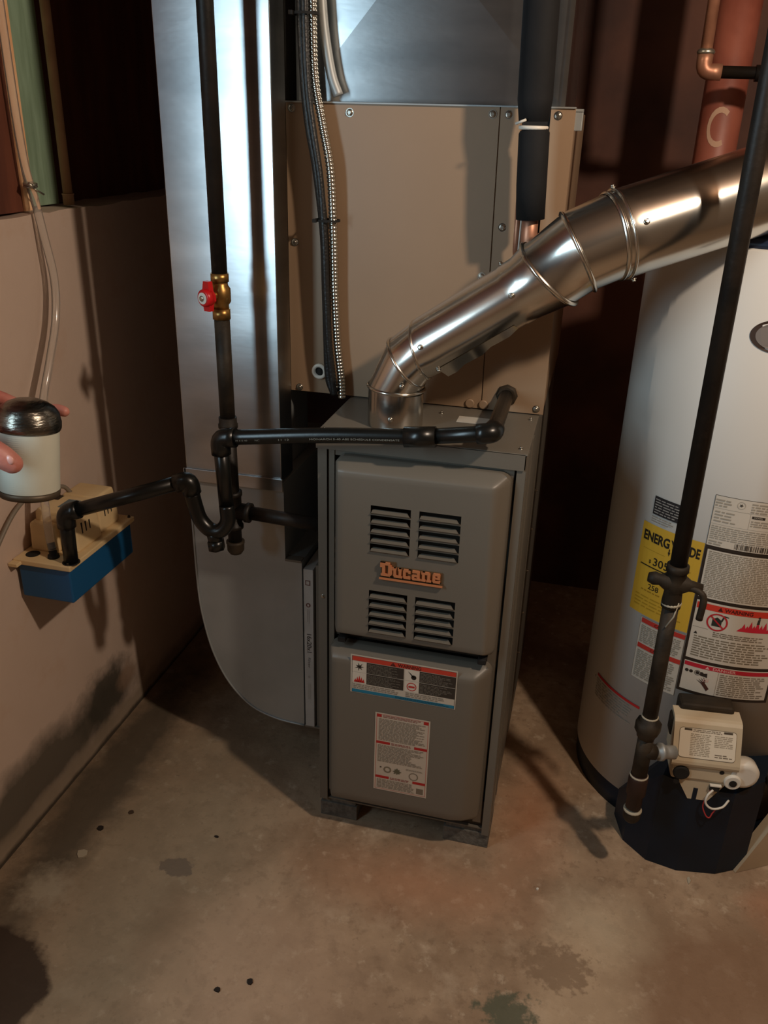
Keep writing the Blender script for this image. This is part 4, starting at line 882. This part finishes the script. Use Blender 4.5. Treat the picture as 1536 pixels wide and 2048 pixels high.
while u_ < 0.05:
    w_ = random.choice([0.0006, 0.001, 0.0016]); d.rect(u_, 0.696, u_ + w_, 0.707, (56, 50, 44), 3); u_ += w_ + random.choice([0.0006, 0.001, 0.0018])
d.rect(-0.0795, 0.586, 0.0815, 0.686, PW, 2); d.print_(-0.076, 0.589, 0.078, 0.684, 26, (150, 141, 125), 3, 0.55, 0.25)
d.rect(-0.0795, 0.450, 0.0815, 0.579, PW, 2); d.rect(-0.078, 0.562, 0.0815, 0.575, (208, 58, 40), 3)
d.text('WARNING', -0.028, 0.5645, 0.008, (74, 20, 16), 4, width=0.050, bold=0.02); d.poly([(-0.040, 0.5645), (-0.031, 0.5645), (-0.0355, 0.573)], (74, 20, 16), 4)
d.ring(-0.037, 0.540, 0.019, 0.003, (186, 36, 44), 4, 28)
d.rect(-0.046, 0.531, -0.029, 0.546, (40, 46, 40), 3); d.poly([(-0.045, 0.546), (-0.038, 0.551), (-0.031, 0.546)], (40, 46, 40), 3); d.poly([(-0.031, 0.545), (-0.027, 0.557), (-0.018, 0.555), (-0.018, 0.553), (-0.025, 0.554), (-0.028, 0.543)], (40, 46, 40), 3)
d.poly([(-0.051, 0.551), (-0.049, 0.553), (-0.023, 0.529), (-0.025, 0.527)], (186, 36, 44), 5)
for du, hh in [(-0.010, 0.008), (-0.005, 0.018), (0.001, 0.014), (0.007, 0.024), (0.013, 0.016), (0.019, 0.026), (0.026, 0.018), (0.033, 0.024), (0.040, 0.012)]:
    d.poly([(0.015 + du - 0.006, 0.529), (0.015 + du + 0.006, 0.529), (0.015 + du + 0.001, 0.529 + hh)], (204, 34, 58), 3)
d.poly([(0.032, 0.548), (0.037, 0.548), (0.037, 0.560), (0.033, 0.558)], (50, 50, 46), 4); d.disc(0.035, 0.562, 0.0022, (50, 50, 46), 4, 10)
d.rect(-0.078, 0.521, -0.05, 0.5215, (120, 108, 92), 3); d.poly([(-0.074, 0.506), (-0.067, 0.506), (-0.0705, 0.512)], (40, 36, 30), 3)
d.print_(-0.040, 0.507, 0.05, 0.519, 3, (120, 108, 92), 3, 0.5, 0.1); d.print_(-0.072, 0.456, 0.070, 0.504, 9, (128, 118, 100), 3, 0.5, 0.25)
d.rect(-0.0795, 0.3765, 0.0815, 0.443, PW, 2); d.rect(-0.0785, 0.432, 0.0815, 0.441, (190, 30, 50), 3); d.text('DANGER', -0.026, 0.4335, 0.0062, (226, 170, 164), 4, width=0.042, bold=0.02)
d.poly([(-0.040, 0.4335), (-0.032, 0.4335), (-0.036, 0.440)], (226, 170, 164), 4)
for u_ in (-0.072, -0.064, -0.052, -0.044): d.disc(u_, 0.421, 0.0036, (44, 36, 30), 3, 12)
d.ring(-0.052, 0.421, 0.0058, 0.001, (90, 80, 68), 4); d.poly([(-0.050, 0.419), (-0.034, 0.424), (-0.033, 0.414), (-0.046, 0.416)], (44, 36, 30), 3)
hand_ = [(-0.030, 0.384), (-0.026, 0.390), (-0.037, 0.404), (-0.041, 0.398)]; d.poly(hand_, (74, 40, 30), 4)
for k_ in range(4): d.poly([(-0.041 + 0.002 * k_, 0.398 + 0.0016 * k_), (-0.039 + 0.002 * k_, 0.400 + 0.0016 * k_), (-0.052 + 0.004 * k_, 0.406 + 0.003 * k_)], (74, 40, 30), 4)
for k_ in range(3): d.poly([(-0.040 + 0.004 * k_, 0.404), (-0.038 + 0.004 * k_, 0.404), (-0.036 + 0.003 * k_, 0.414)], (214, 170, 160), 4)
d.rect(-0.0145, 0.3775, -0.0140, 0.430, (120, 108, 92), 3); d.print_(-0.011, 0.379, 0.078, 0.429, 11, (134, 124, 108), 3, 0.5, 0.3)
d.build('warning_sheet', jk, 'tall black bordered sheet of printed ratings and warnings')
d = Decal(hmap, True); d.rect(-0.183, 0.352, -0.0865, 0.496, (196, 190, 178), 1); d.frame(-0.183, 0.352, -0.0865, 0.496, 0.0006, (120, 112, 98), 2)
for v in (0.486, 0.430, 0.425): pass
d.rect(-0.180, 0.484, -0.0870, 0.4945, (186, 52, 42), 3); d.rect(-0.180, 0.426, -0.0870, 0.4365, (186, 52, 42), 3)
d.text('CAUTION', -0.150, 0.4865, 0.0058, (110, 26, 20), 4, width=0.036, bold=0.02); d.text('CAUTION', -0.150, 0.4285, 0.0058, (110, 26, 20), 4, width=0.036, bold=0.02)
d.print_(-0.178, 0.440, -0.090, 0.480, 9, (150, 140, 124), 3); d.print_(-0.178, 0.358, -0.090, 0.422, 13, (150, 140, 124), 3)
d.build('caution_sticker', jk, 'grey caution sticker with two red bands')
d = Decal(hmap, True); d.rect(-0.286, 0.2835, -0.150, 0.290, (186, 40, 40), 1); d.print_(-0.286, 0.233, -0.165, 0.281, 7, (150, 144, 132), 2, 0.35, 0.35); d.text('4', -0.297, 0.273, 0.007, (50, 46, 42), 2)
d.build('lower_sticker', jk, 'clear lettered sticker under a red line low on the jacket')
# oval badge near the top, partly seen
d = Decal(hmap, True); d.disc(-0.036, 1.083, 0.028, (58, 40, 28), 1, 36, sx=1.7); d.disc(-0.036, 1.083, 0.023, (120, 112, 106), 2, 36, sx=1.68)
d.build('oval_badge', jk, 'grey oval badge with dark rim')
# gas control valve
gv = MB(); GM = Matrix.Translation(Vector((0.757, 0.085, 0.262))) @ Matrix.Rotation(R(4), 4, 'Z') @ Matrix.Rotation(R(-1), 4, 'Y')
def gpart(name, mb, m, label=None, parent=None):
    mb.xform(GM); o = obj(name, mb, m, parent or gvb if name != 'gas_control' else wh)
    if label: o['label'] = label
    return o
b = MB(); b.prism([(-0.043, 0.016), (-0.045, 0.022), (-0.044, 0.028), (-0.012, 0.094), (-0.007, 0.099), (0.0, 0.101), (0.030, 0.101), (0.030, 0.016)], 'x', -0.062, 0.062); b.box(-0.058, 0.058, -0.038, 0.040, -0.022, 0.028, 0.006)
b.add([(x, y, z) for y in (-0.034, 0.03) for x, z in ((-0.045, -0.020), (0.050, -0.020), (0.020, -0.070), (-0.018, -0.070))], [(0, 1, 2, 3), (7, 6, 5, 4), (0, 4, 5, 1), (1, 5, 6, 2), (2, 6, 7, 3), (3, 7, 4, 0)])
gvb = None
gvb = gpart('gas_control', b, M['valve_body'], 'beige gas control valve')
b = MB(); b.box(-0.050, 0.052, 0.020, 0.062, 0.060, 0.112, 0.006); b.box(-0.066, -0.050, 0.0, 0.03, 0.050, 0.092, 0.004); b.box(0.058, 0.068, 0.0, 0.03, 0.058, 0.088, 0.003); b.box(-0.04, 0.04, 0.028, 0.075, -0.02, 0.07); gpart('mounting_bracket', b, M['iron_dusty'])
b = MB(); b.lathe((-0.040, -0.0375, -0.004), (0, -1, 0), [(0, 0.0155), (0.004, 0.0155), (0.006, 0.012)], 20); gpart('igniter_button', b, M['dark_hole']); b = MB(); b.lathe((-0.046, -0.0375, -0.026), (0, -1, 0), [(0, 0.006), (0.003, 0.006)], 14); gpart('small_button', b, M['dark_hole']); b = MB(); b.lathe((0.034, -0.0375, 0.006), (0, -1, 0), [(0, 0.0045), (0.001, 0.0045)], 12); gpart('status_window', b, M['dark_hole'])
b = MB(); b.lathe((0.074, -0.010, 0.0), (0.1, -1, 0), [(0, 0.030), (0.020, 0.030), (0.026, 0.026), (0.027, 0.02)], 28); b.lathe((0.056, -0.034, -0.012), (0, -1, 0), [(-0.02, 0.016), (0.008, 0.016), (0.010, 0.014)], 20)
gpart('temperature_knob', b, M['white_plastic'], 'cream temperature knob')
b = MB(); b.lathe((0.056, -0.0445, -0.012), (0, -1, 0), [(0, 0.0072), (0.0012, 0.0072)], 14); gpart('knob_hole', b, M['dark_hole'])
b = MB(); b.box(0.018, 0.036, -0.0405, -0.034, -0.040, -0.026, 0.001); gpart('wire_socket', b, M['dark_hole'])
b = MB(); b.box(0.017, 0.038, -0.0425, -0.036, -0.027, -0.0245); gpart('socket_lip', b, M['white_plastic'])
b = MB(); b.box(-0.022, 0.020, -0.030, 0.02, -0.090, -0.068, 0.004); gpart('outlet_nut', b, M['valve_under'])
def gdec(u, v, l): k2 = (v + 0.006) / 0.0733; return GM @ Vector((-0.0515 + u, -0.0446 + 0.032 * k2 - 0.00025 * l, 0.0283 + 0.066 * k2 + 0.0001 * l))
d = Decal(gdec)
rr_ = []
for cx__, cz__, a0 in ((0.097, 0.052, 0), (0.006, 0.052, 90), (0.006, 0.008, 180), (0.097, 0.008, 270)):
    for k_ in range(5): a = R(a0 + 90 * k_ / 4); rr_.append((cx__ + 0.006 * math.cos(a), cz__ + 0.006 * math.sin(a)))
d.poly([(u * 1.01 - 0.0005, v * 1.03 - 0.0009) for u, v in rr_], (92, 80, 62), 1); d.poly(rr_, (222, 212, 192), 2)
d.rect(0.008, 0.0535, 0.022, 0.0575, (70, 60, 48), 3); d.rect(0.080, 0.0535, 0.096, 0.0575, (70, 60, 48), 3); d.print_(0.024, 0.051, 0.078, 0.057, 2, (130, 118, 100)); d.print_(0.020, 0.006, 0.060, 0.049, 13, (160, 148, 128), 3, 0.5); d.print_(0.064, 0.026, 0.098, 0.049, 7, (160, 148, 128), 3); d.print_(0.066, 0.006, 0.098, 0.014, 2, (120, 108, 92), 3)
d.build('rating_plate', gvb)
b = MB(); b.tube(cr([GM @ Vector(p) for p in [(0.024, -0.041, -0.036), (0.014, -0.048, -0.045), (0.013, -0.050, -0.062), (0.026, -0.050, -0.074), (0.046, -0.045, -0.072), (0.060, -0.03, -0.066)]], 6), 0.0022, 8); obj('white_wire', b, M['white_plastic'], gvb)
b = MB(); b.tube(cr([GM @ Vector(p) for p in [(0.020, -0.041, -0.038), (0.010, -0.046, -0.070), (0.018, -0.047, -0.094), (0.026, -0.047, -0.100), (0.030, -0.047, -0.088), (0.036, -0.046, -0.076)]], 6), 0.0013, 8); obj('red_wire', b, mat('red_wire', s(190, 60, 60), 0.5), gvb)

# ---------------------------------------------------------------- heater gas pipe with shut-off cock
gq = thing('heater_gas_pipe', 'long weathered gas pipe dropping in front of the white water heater', 'pipe', (0.640, 0.0, 0.16))
def qx(z): return 0.6335 + (1.4 - z) * 0.0045
def Q(z): return (qx(z), 0.0, z)
b = MB(); b.tube([Q(2.149), Q(0.72)], 0.0142, 18); obj('upper_run', b, M['iron'], gq)
b = MB(); b.lathe(Q(0.722), (0, 0, -1), [(0, 0.0145), (0.001, 0.0185), (0.012, 0.0190), (0.014, 0.016), (0.030, 0.019), (0.044, 0.019), (0.050, 0.015), (0.070, 0.0165), (0.082, 0.0165), (0.083, 0.014)], 20)
b.lathe((qx(0.685) - 0.045, -0.002, 0.692), (1, 0, -0.10), [(0, 0.008), (0.010, 0.012), (0.020, 0.010), (0.030, 0.016), (0.060, 0.016), (0.070, 0.010), (0.090, 0.008)], 16); ck = obj('gas_cock', b, M['iron_dusty'], gq)
b = MB(); b.tube(cr([(0.660, -0.006, 0.684), (0.678, -0.012, 0.680), (0.685, -0.014, 0.668), (0.684, -0.014, 0.630)], 6), [0.0055] * 12 + [0.006] * 7, 10); obj('cock_lever', b, M['iron_dusty'], ck)
b = MB(); b.tube([Q(0.645), Q(0.395)], 0.0138, 18); obj('middle_run', b, M['iron_dusty'], gq)
for z_, r_ in ((0.656, 0.0168), (0.652, 0.0172)): pass
b = MB(); b.lathe(Q(0.648), (0.1, 0, -1), [(-0.002, 0.0165), (0.001, 0.0172), (0.004, 0.016)], 18); b.tube([(qx(0.62) + 0.010, -0.012, 0.655), (qx(0.62) + 0.006, -0.014, 0.628), (qx(0.62) - 0.004, -0.0145, 0.606)], 0.0014, 6); obj('thread_tape', b, M['tape'], gq)
for z_, pr__ in ((0.408, [(0, 0.0148), (0.002, 0.0158), (0.004, 0.0148)]), (0.2705, [(0, 0.0160), (0.002, 0.0178), (0.004, 0.0170)]), (0.186, [(0, 0.0155), (0.002, 0.0178), (0.004, 0.0178), (0.005, 0.016)])):
    b = MB(); b.lathe(Q(z_), (0, 0, -1), pr__, 18); obj('thread_compound', b, M['tape'], gq)
b = MB(); b.lathe(Q(0.405), (0, 0, -1), [(0, 0.016), (0.010, 0.017), (0.012, 0.0235), (0.030, 0.0235), (0.040, 0.018), (0.046, 0.017)], 8); obj('union', b, M['iron_dusty'], gq)
b = MB(); b.tube([Q(0.362), Q(0.27)], 0.0148, 18); b.lathe(Q(0.325), (1, 0.25, -0.05), [(0, 0.015), (0.022, 0.015)], 18); obj('tee', b, M['iron_dusty'], gq)
b = MB(); b.lathe((qx(0.325) + 0.022, 0.006, 0.324), (1, 0.45, -0.18), [(0, 0.012), (0.006, 0.012), (0.007, 0.017), (0.014, 0.017), (0.015, 0.013), (0.022, 0.013), (0.04, 0.013)], 16); obj('side_branch', b, M['galv_dull'], gq)
b = MB(); b.tube([Q(0.272), Q(0.262), Q(0.225), Q(0.222), Q(0.19)], [0.0155, 0.0185, 0.0185, 0.0150, 0.0150], 18); obj('drip_leg', b, mat('dark_red_iron', s(58, 40, 34), 0.55, 0.3), gq)
b = MB(); b.lathe(Q(0.184), (0, 0, -1), [(0, 0.0160), (0.004, 0.0168), (0.020, 0.0165), (0.027, 0.012), (0.029, 0.004)], 18); obj('drip_cap', b, M['iron_dusty'], gq)

# ---------------------------------------------------------------- copper water pipe, red post, board
cw = thing('copper_water_pipe', 'copper pipe with a soldered elbow at the upper right before the red post', 'pipe', (0.58, 0.6, 1.49))
EC = Vector((0.592, 0.60, 1.491))
b = MB(); b.tube([(0.588, 0.60, 2.149), EC + Vector((0, 0, 0.02))], 0.0112, 14); obj('vertical_run', b, M['copper_dull'], cw)
elbow(cw, (0.590, 0.60, 2.0), EC, (0.9, 0.60, 1.488), 0.0150, 0.034, M['copper'])
b = MB(); b.lathe(EC + Vector((0, 0, 0.030)), (0, 0, 1), [(0, 0.0158), (0.004, 0.0172), (0.008, 0.0150), (0.010, 0.0115)], 16); obj('solder_joint', b, M['solder'], cw)
b = MB(); b.tube([EC + Vector((0.02, 0, 0)), (1.35, 0.60, 1.484)], 0.0112, 14); obj('horizontal_run', b, M['iron'], cw)
b = MB(); b.lathe((0.688, 0.60, 1.4895), (1, 0, 0), [(0, 0.015), (0.04, 0.015)], 12); obj('coupling', b, M['iron'], cw)
ps = thing('steel_post', 'red painted round steel post behind the flue pipe, marked with a pale ring', 'post', (0.654, 0.75, 0.0))
b = MB(); b.lathe((0.654, 0.75, 0.0), (0, 0, 1), [(0, 0.043), (2.149, 0.043)], 32); po = obj('shaft', b, M['post'], ps)
b = MB(); b.lathe((0.654, 0.75, 0.0), (0, 0, 1), [(0, 0.08), (0.008, 0.08)], 24); obj('base_plate', b, M['post'], ps)
b = MB(); vs_ = []
for k_ in range(15):
    a = R(50 + 250 * k_ / 14)
    for rr in (0.031, 0.022):
        u, v = -0.004 + rr * 0.8 * math.cos(a), 1.395 + rr * 1.25 * math.sin(a); vs_.append((0.654 + 0.0436 * math.sin(u / 0.043), 0.75 - 0.0436 * math.cos(u / 0.043), v))
b.add(vs_, [(2 * k_, 2 * k_ + 2, 2 * k_ + 3, 2 * k_ + 1) for k_ in range(14)]); o = obj('painted_ring', b, mat('chalk', s(196, 160, 136), 0.9), ps, fix=False); o['label'] = 'pale C-shaped paint mark'
b = MB(); b.add([(x + dx, y + dy, z) for dx, dy in ((0, 0), (0.012, -0.022)) for x, y, z in ((0.859, 0.098, 0.001), (1.12, 0.250, 0.001), (1.12, 0.255, 0.34), (1.035, 0.210, 0.34))],
      [(0, 1, 2, 3), (7, 6, 5, 4), (0, 4, 5, 1), (1, 5, 6, 2), (2, 6, 7, 3), (3, 7, 4, 0)])
b.xform(Matrix.Identity(4)); tag(obj('cream_board', b, M['cover_board']), 'cream board with a slanted edge propped at the foot of the water heater', 'board')

# debris on the floor
def chip(name, x, y, rx, ry, h, m, lab, n_=7):
    b = MB(); pts_ = [(x + rx * math.cos(2 * math.pi * k_ / n_) * random.uniform(0.7, 1.1), y + ry * math.sin(2 * math.pi * k_ / n_) * random.uniform(0.7, 1.1)) for k_ in range(n_)]
    b.prism(pts_, 'z', 0.0, h); tag(obj(name, b, m), lab, 'debris')
chip('dark_chip', -0.438, -0.165, 0.007, 0.008, 0.003, M['chip'], 'small dark chip on the floor nearest the left wall stain')
chip('brown_chip', -0.399, -0.106, 0.006, 0.006, 0.002, mat('brown_chip', s(70, 54, 40), 0.8), 'small brown chip on the floor behind the dark chip')
chip('pale_flake', -0.436, -0.237, 0.013, 0.011, 0.0025, M['pale_chip'], 'flat pale concrete flake on the floor near the left wall')
chip('dark_crumb', -0.044, -0.442, 0.006, 0.005, 0.003, M['chip'], 'left one of the two dark crumbs at the bottom middle of the floor')
chip('dark_crumb', 0.005, -0.413, 0.006, 0.007, 0.003, M['chip'], 'right one of the two dark crumbs at the bottom middle of the floor')
chip('white_crumb', 0.480, -0.075, 0.003, 0.003, 0.003, M['white_plastic'], 'tiny white crumb on the floor right of the furnace')
chip('white_scrap', 0.776, 0.030, 0.004, 0.010, 0.002, M['tape'], 'small pale scrap on the floor in front of the water heater base')
chip('dark_speck', -0.191, -0.120, 0.006, 0.003, 0.002, M['chip'], 'thin dark speck on the floor in front of the duct shadow')
